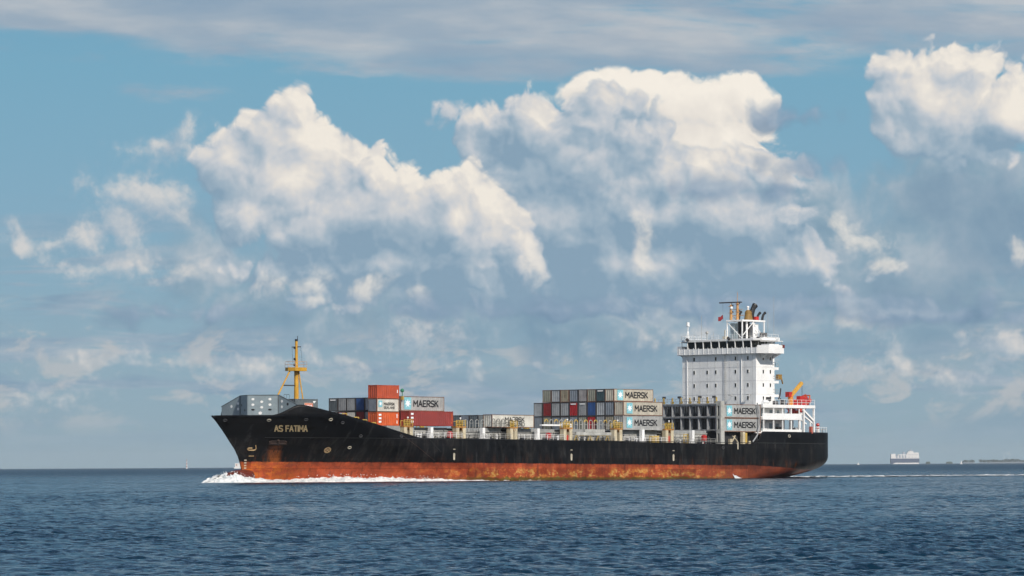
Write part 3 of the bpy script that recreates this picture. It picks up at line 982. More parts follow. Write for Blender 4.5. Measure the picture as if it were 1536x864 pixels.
MB().box(-41.9, -41.6, -13.2, 13.2, 7.0, 9.72).build('poop_bulkhead', DARK, SHIP)

# breakwater: chevron of slate panels on the forecastle
bw = MB()
def slab(b, p0, p1, z0a, z1a, z0b, z1b, t=0.12, mi=0):
    d = (Vector((p1[0] - p0[0], p1[1] - p0[1], 0))).normalized(); n = Vector((d.y, -d.x, 0)) * (t / 2)
    a, c_ = Vector((*p0, 0)), Vector((*p1, 0))
    vs = [a + n + Vector((0, 0, z0a)), c_ + n + Vector((0, 0, z0b)), c_ + n + Vector((0, 0, z1b)), a + n + Vector((0, 0, z1a)),
          a - n + Vector((0, 0, z0a)), c_ - n + Vector((0, 0, z0b)), c_ - n + Vector((0, 0, z1b)), a - n + Vector((0, 0, z1a))]
    b.add(vs, [(0, 1, 2, 3), (7, 6, 5, 4), (0, 4, 5, 1), (1, 5, 6, 2), (2, 6, 7, 3), (3, 7, 4, 0)], mi)
BW = empty('breakwater', None, None); BW.parent = SHIP
ZT = 16.08
for s in (1, -1):
    slab_b = MB(); slab(slab_b, (93.38, s * 0.07), (90.35, s * 5.25), 10.9, ZT, 10.9, ZT); slab_b.build('chevron_panel', SLATE, BW)
    slab_b = MB()
    slab(slab_b, (90.35, s * 5.38), (90.30, s * 10.6), 10.9, ZT, 12.1, 14.09); slab_b.build('wing_panel', SLATE, BW)
    tr = MB(); tr.bar((93.38, s * 0.05, ZT + 0.05), (90.35, s * 5.3, ZT + 0.05), 0.22, 0.12); tr.bar((90.35, s * 5.3, ZT + 0.05), (90.3, s * 10.72, 14.1), 0.2, 0.12)
    tr.bar((90.42, s * 5.32, 10.9), (90.42, s * 5.32, ZT), 0.16)
    tr.build('panel_edge', paint('slate_edge', (0.13, 0.155, 0.17), 0.5), BW)
    for x in (91.4, 92.6):
        pass
# white and dark drain plates on the panels
def plates(name, mat, items, shape='disc'):
    for (s, along, z, rx, rz) in items:
        b = MB()
        if along[0] == 'c':                       # chevron panel: fraction from apex to corner
            f = along[1]; p = Vector((93.38 + (90.35 - 93.38) * f, s * (0.07 + 5.18 * f), z)); d = Vector((-3.03, s * 5.18, 0)).normalized()
        else:
            f = along[1]; p = Vector((90.35, s * (5.38 + 5.32 * f), z)); d = Vector((0, s, 0))
        nrm = Vector((abs(d.y), abs(d.x) * s, 0)).normalized() if along[0] == 'c' else Vector((1, 0, 0))
        n = 12
        ringv = [p + nrm * 0.085 + d * (rx * math.cos(2 * math.pi * i / n)) + Vector((0, 0, rz * math.sin(2 * math.pi * i / n))) for i in range(n)]
        back = [v - nrm * 0.04 for v in ringv]
        b.add(ringv + back, [tuple(range(n))] + [(i, n + i, n + (i + 1) % n, (i + 1) % n) for i in range(n)])
        b.build(name, mat, BW)
W_PL = [(1, ('c', 0.16), 15.35, .30, .24), (1, ('c', 0.72), 15.35, .30, .24), (1, ('c', 0.45), 14.85, .30, .24), (1, ('c', 0.16), 14.3, .30, .24), (1, ('c', 0.72), 14.3, .30, .24), (1, ('c', 0.45), 13.8, .30, .24), (1, ('c', 0.40), 12.7, .34, .3),
        (1, ('w', 0.16), 14.9, .26, .28), (1, ('w', 0.16), 13.85, .26, .28),
        (-1, ('w', 0.45), 14.1, .28, .28), (-1, ('w', 0.10), 14.65, .26, .28), (-1, ('w', 0.10), 13.6, .26, .28)]
D_PL = [(1, ('c', 0.16), 13.35, .36, .18), (1, ('c', 0.72), 13.35, .36, .18), (1, ('w', 0.46), 14.35, .26, .28), (-1, ('c', 0.8), 14.3, .34, .26), (-1, ('c', 0.35), 13.3, .34, .26), (1, ('w', 0.52), 12.4, .3, .25), (-1, ('c', 0.75), 12.35, .3, .2)]
plates('drain_plate', WHITE_CLEAN, W_PL); plates('drain_hole', BLACK, D_PL)

# foremast
FM = empty('foremast', None, None); FM.parent = SHIP; FM.location = (0, 0, 0)
MB().tube((80.6, 0, 10.8), (80.6, 0, 21.3), 0.50, 0.42, 14).tube((80.6, 0, 21.3), (80.6, 0, 26.7), 0.34, 0.26, 12).build('mast_pole', YELLOW, FM, smooth=False)
MB().prism([(-1.55, -1.4), (1.55, -1.4), (2.1, 0), (1.55, 1.4), (-1.55, 1.4), (-2.1, 0)], 'z', 20.95, 21.62).build('platform', YELLOW, FM).location = (80.7, 0, 0)
b = MB()
pp = [(79.15, -1.4), (82.25, -1.4), (82.8, 0), (82.25, 1.4), (79.15, 1.4), (78.6, 0)]
for i in range(6):
    a_, c_ = pp[i], pp[(i + 1) % 6]
    b.tube((*a_, 21.62), (*a_, 22.75), 0.04, n=5)
    for h in (22.2, 22.75): b.tube((*a_, h), (*c_, h), 0.03, n=5)
b.build('platform_rail', paint('pinkish_rail', (0.55, 0.38, 0.30), 0.5, rust=0.5), FM)
for pts_, r in ((((89.0, 0.0, 11.0), (82.1, 0, 21.3)), 0.17), (((79.4, 1.6, 10.8), (80.4, 0.4, 21.2)), 0.14), (((79.4, -1.6, 10.8), (80.4, -0.4, 21.2)), 0.14)):
    MB().tube(*pts_, r, r * 0.85, 8).build('brace', YELLOW, FM)
MB().tube((84.2, 0, 18.15), (80.6, 0, 18.15), 0.14, n=6).build('cross_tie', RAIL_DARK, FM)
MB().tube((80.6, -1.25, 25.6), (80.6, 1.25, 25.6), 0.09, n=6).build('crosstree', RAIL_DARK, FM)
for z in (25.2, 23.0, 21.9):
    MB().tube((81.05, 0, z), (81.05, 0, z + 0.45), 0.22, n=8).build('navigation_lamp', BLACK, FM)
MB().tube((80.6, 0, 26.7), (80.6, 0, 27.1), 0.3, n=8).tube((80.4, 0.15, 26.9), (80.4, 0.15, 27.7), 0.06, n=5).build('masthead_lamp', BLACK, FM)
b = MB()
for sy in (-.22, .22): b.tube((79.95, sy, 11.0), (80.1, sy, 21.2), 0.03, n=4)
for z in np.arange(11.4, 21, 0.5): b.tube((79.97, -.22, z), (79.97, .22, z), 0.025, n=4)
b.build('ladder', RAIL, FM)
for s in (1, -1): MB().path([(80.6, s * 1.2, 25.6), (80.3, s * 1.3, 22.6)], 0.025).build('stay', RAIL_DARK, FM)
b = MB().box(82.0, 83.4, -0.5, 0.5, 15.0, 15.2)
for x in (82.0, 82.7, 83.4): b.tube((x, -0.5, 15.2), (x, -0.5, 16.4), 0.04, n=4)
b.tube((82, -.5, 16.4), (83.4, -.5, 16.4), 0.04, n=4).bar((82.7, 0, 15.0), (81.2, 0, 15.0), 0.12)
b.build('lamp_bracket', RAIL_DARK, FM)

# ------------------------------------------------------------------ hatches, lashing portals, deck edge
COAM = MB()
SEGS = [(61.5, 50.4), (46.6, 35.0), (31.8, 19.3), (15.6, 4.1), (0.5, -11.9), (-15.4, -27.6)]
for a, c_ in SEGS:
    z0 = top_z((a + c_) / 2) - 0.35
    b = MB().box(c_, a, -11.2, 11.2, z0, 9.45)
    for x in np.linspace(c_ + 0.8, a - 0.8, 8):
        for s in (-1, 1): b.prism([(s * 11.2, z0), (s * 11.75, z0), (s * 11.3, 9.3), (s * 11.2, 9.3)], 'x', x - 0.06, x + 0.06)
    b.box(c_ - 0.1, a + 0.1, -11.35, 11.35, 9.45, 9.6)
    hc = b.build('hatch_coaming', COAMING, SHIP)
    h = MB()
    h.box(c_ + 0.15, a - 0.15, -11.25, 11.25, 9.62, 10.16)
    h.build('hatch_cover', paint('hatch_grey', (0.30, 0.31, 0.31), 0.6, rust=0.5) if a == SEGS[0][0] else bpy.data.materials['hatch_grey'], SHIP)

def portal(xa, xb, tall=False):
    """pedestal pair at the ship's side carrying the walkway between two bays"""
    P_ = empty('lashing_portal', None, None); P_.parent = SHIP
    z0 = top_z((xa + xb) / 2) - 0.3
    for s in (1, -1):
        y0, y1 = s * 12.05, s * 13.1
        for x in (xa - 0.42, xb + 0.42):
            MB().box(x - 0.42, x + 0.42, min(y0, y1), max(y0, y1), z0, 10.15).build('pedestal', CREAM, P_)
        b = MB().box(xb - 0.05, xa + 0.05, min(y0, y1) - 0.05, max(y0, y1) + 0.05, 10.15, 10.42)
        b.prism([(xa - 0.84, 10.15), (xa - 0.84, 9.6), (xa - 1.1, 10.15)], 'y', min(y0, y1) + .1, max(y0, y1) - .1)
        b.prism([(xb + 0.84, 10.15), (xb + 1.1, 10.15), (xb + 0.84, 9.6)], 'y', min(y0, y1) + .1, max(y0, y1) - .1)
        b.build('portal_head', ORANGE_RUSTY, P_)
        r = MB()
        n = max(3, int((xa - xb) / 0.75) + 1)
        for x in np.linspace(xb + 0.05, xa - 0.05, n):
            r.bar((x, s * 13.05, 10.42), (x, s * 13.05, 11.6), 0.13)
            r.bar((x, s * 12.1, 10.42), (x, s * 12.1, 11.4), 0.11)
        for z in (10.85, 11.25, 11.6): r.bar((xb, s * 13.05, z), (xa, s * 13.05, z), 0.10)
        r.bar((xb, s * 12.1, 11.4), (xa, s * 12.1, 11.4), 0.08)
        r.box(xb + 0.5, xa - 0.6, min(s * 12.3, s * 12.7), max(s * 12.3, s * 12.7), 10.44, 11.1)
        r.build('walkway_rail', SAFETY_YELLOW, P_)
    MB().box(xb + 0.3, xa - 0.3, -12.0, 12.0, 9.65, 9.95).build('cross_walkway', DARK, P_)
    # the opening's shade put in as a dark box, and a lamp
    MB().box(xb + 0.5, xa - 0.5, 11.4, 12.0, z0, 9.6).build('gap_shade_box', DARK, P_)
    MB().sphere(((xa + xb) / 2, 12.9, 12.0), 0.19, 8, 5).tube(((xa + xb) / 2, 12.9, 11.6), ((xa + xb) / 2, 12.9, 11.9), 0.05, n=5).build('deck_lamp', WHITE_CLEAN, P_)
    return P_
for a, c_ in ((64.3, 61.9), (49.8, 47.1), (34.35, 32.3), (18.7, 16.1), (3.45, 1.0), (-12.44, -14.95)):
    portal(a, c_)

# single pillars half-way along each bay
for X in (56.5, 41.85, 26.0, 10.2, -5.6, -21.3):
    z0 = top_z(X) - 0.3
    b = MB().box(X - 0.36, X + 0.36, 12.2, 13.0, z0, 10.2)
    b.prism([(X - 0.36, z0), (X - 0.75, z0), (X - 0.36, z0 + 1.1)], 'y', 12.3, 12.9)
    b.prism([(X + 0.36, z0), (X + 0.36, z0 + 1.1), (X + 0.75, z0)], 'y', 12.3, 12.9)
    b.build('container_pillar', CREAM if X in (10.2,) else WHITE, SHIP)

# deck edge railing with pipes and fittings behind it
for k, (xa, xb) in enumerate(((61.5, 48.5), (47.0, 34.5), (32.2, 18.8), (16.0, 3.6), (0.9, -12.4), (-15.0, -28.0))):
    b = MB()
    n = int((xa - xb) / 1.55)
    for x in np.linspace(xb, xa, n + 1):
        z0 = top_z(x)
        b.bar((x, 13.4, z0 - 0.1), (x, 13.4, z0 + 1.05), 0.07)
    for h in (0.4, 0.72, 1.05): b.bar((xb, 13.4, top_z(xb) + h), (xa, 13.4, top_z(xa) + h), 0.05)
    b.build('deck_railing', RAIL if k % 2 else WHITE, SHIP)
    p = MB()
    z0 = top_z((xa + xb) / 2)
    p.tube((xb, 11.75, z0 + 0.55), (xa, 11.75, z0 + 0.55), 0.09, n=6).tube((xb, 11.8, z0 + 1.25), (xa, 11.8, z0 + 1.25), 0.07, n=6)
    rnd = random.Random(k)
    for i in range(7):
        x = rnd.uniform(xb + 0.6, xa - 0.6)
        p.bar((x, 12.1, z0 - 0.3), (x + rnd.uniform(-0.3, 0.3), 12.1, z0 + rnd.uniform(0.7, 1.7)), 0.11)
    for i in range(3):
        x = rnd.uniform(xb + 1.2, xa - 1.2)
        p.box(x - 0.5, x + 0.5, 11.9, 12.5, z0 - 0.3, z0 + rnd.uniform(0.3, 0.9))
    p.build('deck_piping', RAIL_DARK, SHIP)
    v = MB()
    for i in range(3):
        x = rnd.uniform(xb + 1, xa - 1)
        v.tube((x, 12.7, z0 - 0.3), (x, 12.7, z0 + 0.55), 0.16, n=8).sphere((x, 12.7, z0 + 0.65), 0.3, 8, 5, 0.7)
    v.build('vent', WHITE, SHIP)

# red fire boxes on the deck
for X, y, zc, sz in ((51.4, 12.9, 8.75, 0.55), (23.0, 12.9, 8.75, 0.5), (17.2, 12.4, 8.3, 0.5), (-13.6, 12.4, 8.3, 0.62), (-24.8, 12.9, 8.6, 0.55)):
    b = MB().box(X - sz, X + sz, y - 0.3, y + 0.3, zc - sz, zc + sz * 0.7)
    b.prism([(X - sz * 1.1, zc + sz * 0.7), (X + sz * 1.1, zc + sz * 0.7), (X, zc + sz * 1.25)], 'y', y - 0.35, y + 0.35)
    b.tube((X, y, zc - sz), (X, y, top_z(X) - 0.3), 0.1, n=6)
    b.build('fire_box', RED, SHIP)
# yellow ladder frames and lockers along the side
for X, w in ((-9.2, 2.2), (-18.9, 1.4)):
    b = MB()
    z0 = top_z(X)
    if w > 2:
        b.box(X - 1.1, X + 1.1, 12.3, 13.2, z0 - 0.2, z0 + 1.35)
    else:
        for x in (X - .65, X + .65): b.bar((x, 13.0, z0 - 0.3), (x, 13.0, z0 + 1.9), 0.12)
        for h in np.arange(0, 1.9, 0.45): b.bar((X - .65, 13.0, z0 + h), (X + .65, 13.0, z0 + h), 0.1)
    b.build('yellow_locker' if w > 2 else 'ladder_frame', SAFETY_YELLOW, SHIP)
# accommodation ladder stowed along the rail amidships
b = MB()
b.box(4.6, 15.2, 12.9, 13.35, 8.95, 9.55); b.box(6.5, 12.5, 12.7, 13.3, 9.6, 10.15)
b.build('gangway', COAMING, SHIP)
b = MB()
for x in (5.2, 8.0, 10.6, 14.6): b.bar((x, 13.2, 7.9), (x + 0.5, 13.2, 8.95), 0.16); b.bar((x + 1.0, 13.2, 7.9), (x + 0.5, 13.2, 8.95), 0.16)
b.bar((4.8, 13.2, 8.9), (15.0, 13.2, 8.9), 0.12)
b.build('gangway_trestle', SAFETY_YELLOW, SHIP)
# davit boom lying over the hatch amidships
MB().box(15.0, 24.0, 11.4, 12.1, 10.75, 11.05).box(15.2, 18.2, 11.3, 12.3, 10.5, 11.25).build('stowed_boom', WHITE, SHIP)

# inverted U frames standing on the hatches
def hoop(x, y, z0, z1, w, ytop):
    b = MB()
    r = w / 2
    arc = [(x + r * math.cos(t), y, z1 - r + r * math.sin(t)) for t in np.linspace(0, math.pi, 7)]
    b.path([(x + r, y, z0), *arc, (x - r, y, z0)], 0.085, 6, 0)
    if ytop: b.path(arc, 0.115, 6, 1)
    b.tube((x + r, y, (z0 + z1) / 2), (x - r, y, (z0 + z1) / 2), 0.05, n=5)
    b.build('access_hoop', [RAIL, SAFETY_YELLOW], SHIP)
for i in range(15): hoop(21.6 - 1.48 * i, 11.0, 10.16, 12.05, 0.95, i % 2 == 0)
HD = MB
for i, x in enumerate((46.2, 44.6, 43.0, 41.4, 39.0, 37.6, 36.2, 31.4)):
    b = MB(); r = 0.46
    y = 12.85 if x < 40 else 12.2
    z1 = 12.0 if x < 40 else 11.8
    arc = [(x + r * math.cos(t), y, z1 - r + r * math.sin(t)) for t in np.linspace(0, math.pi, 7)]
    b.path([(x + r, y, 10.1), *arc, (x - r, y, 10.1)], 0.06, 6).tube((x + r, y, 11.1), (x - r, y, 11.1), 0.04, n=5)
    b.build('access_hoop', RAIL_DARK if x < 40 else RAIL, SHIP)
# yellow fittings near the foremost bays
for X in (79.0, 75.8, 73.6, 71.2):
    b = MB(); z = top_z(X) - 0.1; y = half_breadth(X, z) - 2.0
    for dx_ in (-.6, .6): b.bar((X + dx_, y, z - 1.2), (X + dx_, y, z + 0.75), 0.14)
    b.bar((X - .6, y, z + .75), (X + .6, y, z + .75), 0.16); b.bar((X - .6, y, z + .3), (X + .6, y, z + .3), 0.1)
    b.build('yellow_rail', SAFETY_YELLOW, SHIP)

# ------------------------------------------------------------------ lashing bridge forward of the aftmost bay
LB = empty('lashing_bridge', None, None); LB.parent = SHIP
cols = np.linspace(-12.9, 11.6, 11)
for y in cols:
    b = MB()
    for x in (-30.35, -31.0): b.bar((x, y, 9.9), (x, y, 15.9), 0.24, 0.34)
    b.build('upright', FRAME_GREY, LB)
for z, h in ((10.3, .3), (13.05, .42), (15.65, .5)):
    b = MB().box(-31.15, -30.2, -13.0, 11.9, z - h / 2, z + h / 2)
    b.box(-30.1, -29.95, -13.0, 11.9, z + h / 2 - 0.1, z + h / 2 + 0.02)
    b.build('cross_beam', FRAME_GREY, LB)
b = MB()
for y in cols[:-1]:
    b.bar((-31.2, y + 0.5, 10.4), (-31.2, y + 0.5, 15.5), 0.16); b.bar((-31.2, y + 1.9, 10.4), (-31.2, y + 1.9, 15.5), 0.16)
    b.bar((-31.2, y + 0.5, 12.0), (-31.2, y + 1.9, 12.0), 0.1)
b.build('lashing_bars', DARK, LB)
b = MB()
for z in (16.4, 16.9): b.bar((-30.2, -13, z), (-30.2, 11.7, z), 0.06)
for y in np.arange(-13, 11.8, 1.225): b.bar((-30.2, y, 15.9), (-30.2, y, 16.95), 0.08)
b.build('top_rail', FRAME_GREY, LB)
for i, y in enumerate(cols[2:]):
    b = MB().box(-30.5, -30.2, y - 0.35, y + 0.35, 16.0, 16.45).bar((-30.35, y, 15.9), (-30.35, y, 17.2), 0.24)
    b.build('yellow_post', SAFETY_YELLOW, LB)
for i, y in enumerate((-7.0, -3.4, 0.9, 6.6, 10.5)):
    MB().bar((-30.9, y, 15.9), (-30.9, y, 17.3), 0.12).box(-31.0, -30.7, y - 0.4, y + 0.4, 17.1, 17.55).build('floodlight', RAIL_DARK, LB)
# end tower with slots
b = MB()
z0 = 7.2
for (y0, y1) in ((11.75, 12.05), (12.6, 13.0)): b.box(-31.3, -30.1, y0, y1, z0, 16.4)
for (za, zb) in ((z0, z0 + 0.6), (9.6, 10.5), (12.7, 13.3), (15.4, 16.4)): b.box(-31.3, -30.1, 12.05, 12.6, za, zb)
b.box(-31.3, -31.1, 12.05, 12.6, z0 + .6, 15.4, 1)
b.build('end_tower', [COAMING, BLACK], LB)
# things under the aftmost bay: pillars and dark gear
for X in (-37.6,):
    MB().box(X - 0.4, X + 0.4, 12.3, 13.0, 7.2, 9.95).build('container_pillar', CREAM, SHIP)
    MB().box(X - 1.3, X - 0.5, 12.3, 12.8, 7.6, 9.8).build('yellow_locker', SAFETY_YELLOW, SHIP)
MB().box(-41.5, -31.5, -11.5, 11.3, 7.1, 9.9).build('hatch_coaming', DARK, SHIP)
b = MB().bar((-34.2, 12.6, 7.9), (-35.2, 12.6, 9.2), 0.2).bar((-34.4, 12.6, 9.1), (-35.9, 12.6, 8.0), 0.16).box(-33.9, -33.3, 12.3, 12.9, 7.4, 8.5)
b.build('mooring_fitting', CREAM, SHIP)
MB().tube((-39.4, 13.0, 7.2), (-39.4, 13.0, 8.1), 0.3, n=10).tube((-34.9, 13.45, 6.3), (-34.9, 13.45, 7.9), 0.24, n=8).build('bollard', PALE_MARK, SHIP)
# mooring rope hanging from the poop
MB().path([(-42.0, 13.0, 16.2), (-42.4, 13.1, 14.0), (-42.5, 13.2, 11.5), (-41.6, 13.3, 9.3), (-40.0, 13.4, 7.9)], 0.16, 6).build('hanging_hose', FRAME_GREY, SHIP)

# ------------------------------------------------------------------ deckhouse
HOUSE = empty('deckhouse', None, None); HOUSE.parent = SHIP
HX0, HX1 = -50.4, -44.8
b = MB().box(HX0, HX1, -10.35, 10.35, 9.75, 26.75)
b.build('house_wall', WHITE, HOUSE)
# seams and stiffeners of the front plating
b = MB()
for z in (12.4, 15.2, 18.1, 21.0, 23.9):
    b.box(HX1 + 0.003, HX1 + 0.03, -10.3, 10.3, z - 0.03, z + 0.03); b.box(HX0 + 0.1, HX1 - 0.1, 10.353, 10.375, z - 0.03, z + 0.03)
for y in np.arange(-9.5, 10, 2.1): b.box(HX1 + 0.003, HX1 + 0.022, y - 0.03, y + 0.03, 10, 26.5)
b.build('plate_seam', paint('seam_grey', (0.60, 0.60, 0.60), 0.5), HOUSE)
def window(x, y, z, face, w=0.42, h=0.78):
    b = MB()
    if face == 'f':
        b.box(x + 0.004, x + 0.05, y - w / 2 - 0.07, y + w / 2 + 0.07, z - h / 2 - 0.07, z + h / 2 + 0.07, 0)
        b.box(x + 0.05, x + 0.058, y - w / 2, y + w / 2, z - h / 2, z + h / 2, 1)
    else:
        b.box(x - w / 2 - 0.07, x + w / 2 + 0.07, y + 0.004, y + 0.05, z - h / 2 - 0.07, z + h / 2 + 0.07, 0)
        b.box(x - w / 2, x + w / 2, y + 0.05, y + 0.058, z - h / 2, z + h / 2, 1)
    return b.build('window', [WHITE_CLEAN, GLASS], HOUSE)
for k, z in enumerate((25.8, 22.95, 20.1, 17.3)):
    for i, y in enumerate((-6.94, -3.25, -0.84, 4.7, 8.13)):
        if k == 0 and i == 1: continue
        window(HX1, y, z, 'f')
    for x in (-47.15, -49.5): window(x, 10.35, z - 0.05, 's')
# deck lamps on brackets standing off the front
for y, z in ((-4.2, 17.6), (3.9, 17.85), (9.0, 17.9), (-9.4, 17.5)):
    MB().bar((HX1, y, z), (HX1 + 1.0, y, z + 0.1), 0.08).box(HX1 + 0.7, HX1 + 1.2, y - 0.35, y + 0.35, z, z + 0.18).build('flood_lamp', RAIL, HOUSE)
for y in (-8.9, 6.4): MB().tube((HX1 + 0.12, y, 10), (HX1 + 0.12, y, 26.7), 0.07, n=6).build('down_pipe', WHITE_CLEAN, HOUSE)
b = MB()
for y in (1.7, 2.1): b.bar((HX1 + 0.2, y, 16.0), (HX1 + 0.2, y, 26.7), 0.05)
for z in np.arange(16.2, 26.6, 0.45): b.bar((HX1 + 0.2, 1.7, z), (HX1 + 0.2, 2.1, z), 0.04)
b.build('ladder', RAIL, HOUSE)
MB().box(-49.4, -48.0, 10.36, 10.62, 16.7, 17.5).build('side_vent', BLACK, HOUSE)
# funnel casing behind the house
MB().box(-57.6, HX0 - 0.003, -4.8, 4.8, 9.75, 29.6).build('casing', WHITE, HOUSE)
# outside stairs and galleries on the after side
b = MB(); r = MB()
for z in (15.3, 18.1, 21.0, 23.9):
    b.box(-52.4, HX0 - 0.003, 5.2, 10.3, z - 0.55, z)
    for h in (0.5, 1.0):
        r.bar((-52.35, 10.2, z + h), (HX0, 10.2, z + h), 0.06); r.bar((-52.35, 5.2, z + h), (-52.35, 10.2, z + h), 0.06)
    for x in (-52.35, -51.4): r.bar((x, 10.2, z), (x, 10.2, z + 1.0), 0.06)
    b.bar((-51.6, 8.0, z), (-51.6, 5.6, z + 2.6), 0.7, 0.12)
b.build('gallery', WHITE, HOUSE); r.build('gallery_rail', RAIL, HOUSE)
# small boom on the galleries
MB().box(-53.6, -52.3, 9.6, 10.2, 21.3, 22.4).bar((-53.5, 10.0, 22.0), (-54.1, 10.0, 20.4), 0.22).build('stores_davit', paint('ochre_paint', (0.30, 0.17, 0.03), 0.6, rust=0.6), HOUSE)
MB().path([(-52.4, 10.2, 17.0), (-52.9, 10.2, 17.9), (-53.2, 10.2, 19.4)], 0.16, 6).build('hose_reel', BLACK, HOUSE)

# wheelhouse with its wings
WH = empty('wheelhouse', None, None); WH.parent = SHIP
# bridge deck and its skirt with chamfered corners towards the wings
deckp = [(-44.2, -11.2), (-44.2, 11.2), (-45.3, 13.4), (-50.4, 13.4), (-50.4, 10.3), (-53.0, 9.5), (-53.0, -9.5), (-50.4, -10.3), (-50.4, -13.0), (-46.5, -13.0)]
MB().prism(deckp, 'z', 26.75, 27.0).build('bridge_deck', WHITE, WH)
b = MB()
edge = deckp[:4]
edge2 = [deckp[8], deckp[9], deckp[0]]
for pl in ([deckp[9], deckp[0], deckp[1], deckp[2], deckp[3]], [deckp[8], deckp[9]]):
    for p0, p1 in zip(pl[:-1], pl[1:]):
        if (p0, p1) == (deckp[2], deckp[3]) or (p0, p1) == (deckp[1], deckp[2]):
            slab(b, p0, p1, 26.75, 28.45, 26.75, 28.45, 0.1)
        else: slab(b, p0, p1, 26.75, 28.0, 26.75, 28.0, 0.1)
b.build('bridge_bulwark', WHITE, WH)
b = MB()
for y in np.arange(-10.6, 11.1, 1.35): b.box(-44.14, -44.08, y - 0.05, y + 0.05, 26.8, 28.2)
b.build('bulwark_stiffener', WHITE_CLEAN, WH)
# wing ends: solid white boxes with brackets underneath
for s in (1, -1):
    b = MB().box(-48.8, -45.6, min(s * 11.2, s * (12.93 + 0.45 * s)), max(s * 11.2, s * (12.93 + 0.45 * s)), 27.0, 28.7)
    b.prism([(s * 10.36, 25.5), (s * 10.36, 26.72), (s * 12.4, 26.72)], 'x', -48.6, -48.4)
    b.prism([(s * 10.36, 25.5), (s * 10.36, 26.72), (s * 12.4, 26.72)], 'x', -46.6, -46.4)
    b.prism([(s * 10.36, 25.6), (s * 10.36, 26.72), (s * 12.9, 26.72)], 'x', -50.3, -50.1)
    b.build('wing_box', WHITE, WH)
    r = MB()
    for x in (-49.4, -50.3): r.bar((x, s * (12.85 + .45 * s), 27), (x, s * (12.85 + .45 * s), 28.5), 0.07)
    for z in (27.9, 28.5): r.bar((-48.8, s * (12.85 + .45 * s), z), (-50.35, s * (12.85 + .45 * s), z), 0.06); r.bar((-50.35, s * (12.85 + .45 * s), z), (-50.35, s * 10.4, z), 0.06)
    r.build('wing_rail', WHITE, WH)
MB().box(-50.6, -49.9, 12.9, 13.5, 27.9, 28.6).build('wing_lamp', paint('red_brown_paint', (0.16, 0.03, 0.025), 0.5), WH)
# cabin: sill wall, window band, roof
def band(x0, x1, y, z0, z1, xo=0.0):
    return MB().box(x0, x1, -y, y, z0, z1)
band(-52.6, -45.0, 9.0, 27.0, 28.02).build('cabin_wall', WHITE, WH)
band(-52.55, -45.12, 8.9, 28.023, 29.55).build('cabin_core', BLACK, WH)
b = MB()
for y in np.linspace(-8.95, 8.95, 9): b.bar((-44.98, y, 28.0), (-44.82, y, 29.6), 0.2, 0.2)
for x in (-47.2, -49.3, -51.0, -52.55):
    for s in (1, -1): b.bar((x, s * 8.97, 28.0), (x, s * 8.97, 29.6), 0.22)
for s in (1, -1): b.box(-52.58, -50.2, min(s * 8.9, s * 9.03), max(s * 8.9, s * 9.03), 28.02, 29.55); b.box(-50.2, -47.4, min(s*8.92, s*9.02), max(s*8.92, s*9.02), 28.02, 28.3)
b.build('window_post', WHITE_CLEAN, WH)
for i in range(8):
    ys = np.linspace(-8.95, 8.95, 9)
    MB().add([(-45.03, ys[i] + 0.13, 28.05), (-45.03, ys[i + 1] - 0.13, 28.05), (-44.87, ys[i + 1] - 0.13, 29.54), (-44.87, ys[i] + 0.13, 29.54),
              (-45.10, ys[i] + 0.13, 28.05), (-45.10, ys[i + 1] - 0.13, 28.05), (-44.94, ys[i + 1] - 0.13, 29.54), (-44.94, ys[i] + 0.13, 29.54)],
             [(0, 1, 2, 3), (7, 6, 5, 4), (0, 4, 5, 1), (1, 5, 6, 2), (2, 6, 7, 3), (3, 7, 4, 0)]).build('bridge_window', GLASS, WH)
for xa, xb in ((-47.05, -45.2), (-49.2, -47.35), (-50.15, -49.42)):
    MB().box(xa, xb, 8.985, 9.01, 28.33, 29.4).build('bridge_window', GLASS, WH)
roofp = [(-44.75, -9.6), (-44.75, 9.6), (-45.6, 11.2), (-50.4, 11.2), (-53.2, 9.6), (-53.2, -9.6), (-50.4, -11.2), (-45.6, -11.2)]
MB().prism(roofp, 'z', 29.6, 30.0).build('roof', WHITE, WH)
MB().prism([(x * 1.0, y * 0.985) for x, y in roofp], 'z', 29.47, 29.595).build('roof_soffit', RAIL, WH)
MB().prism([(-45.0, 11.4), (-50.4, 11.4), (-50.4, 13.2), (-46.5, 13.2)], 'z', 29.3, 29.42).build('wing_awning', WHITE, WH)
MB().prism([(-45.2, -11.4), (-50.4, -11.4), (-50.4, -12.4), (-46.8, -12.4)], 'z', 29.5, 29.62).build('wing_awning', WHITE, WH)
b = MB()
for s in (1, -1):
    for x in (-46.9, -50.2): b.bar((x, s * (12.65 + .4 * s), 27.0), (x, s * (12.65 + .4 * s), 29.5), 0.09)
b.build('awning_post', RAIL, WH)
# monkey island: rails, aerials, small masts
r = MB()
for p0, p1 in zip(roofp, roofp[1:] + roofp[:1]):
    for z in (30.35, 30.9): r.bar((*p0, z), (*p1, z), 0.045)
    L_ = math.dist(p0, p1)
    for t in np.linspace(0, 1, max(2, int(L_ / 1.7))): r.bar((p0[0] + (p1[0] - p0[0]) * t, p0[1] + (p1[1] - p0[1]) * t, 29.85), (p0[0] + (p1[0] - p0[0]) * t, p0[1] + (p1[1] - p0[1]) * t, 30.95), 0.06)
r.build('roof_rail', WHITE, WH)
for x, y, h in ((-45.2, -5.2, 5.4), (-48.0, 11.0, 6.0), (-46, 2.0, 2.2), (-45, -1.6, 1.9), (-44.4, 4.6, 1.6), (-50.5, 10.6, 9.2), (-46.0, -8.0, 1.7), (-45.0, 6.5, 1.8)):
    MB().tube((x, y, 29.85), (x, y, 29.85 + h), 0.045, 0.03, n=5).build('whip_aerial', RAIL, WH)
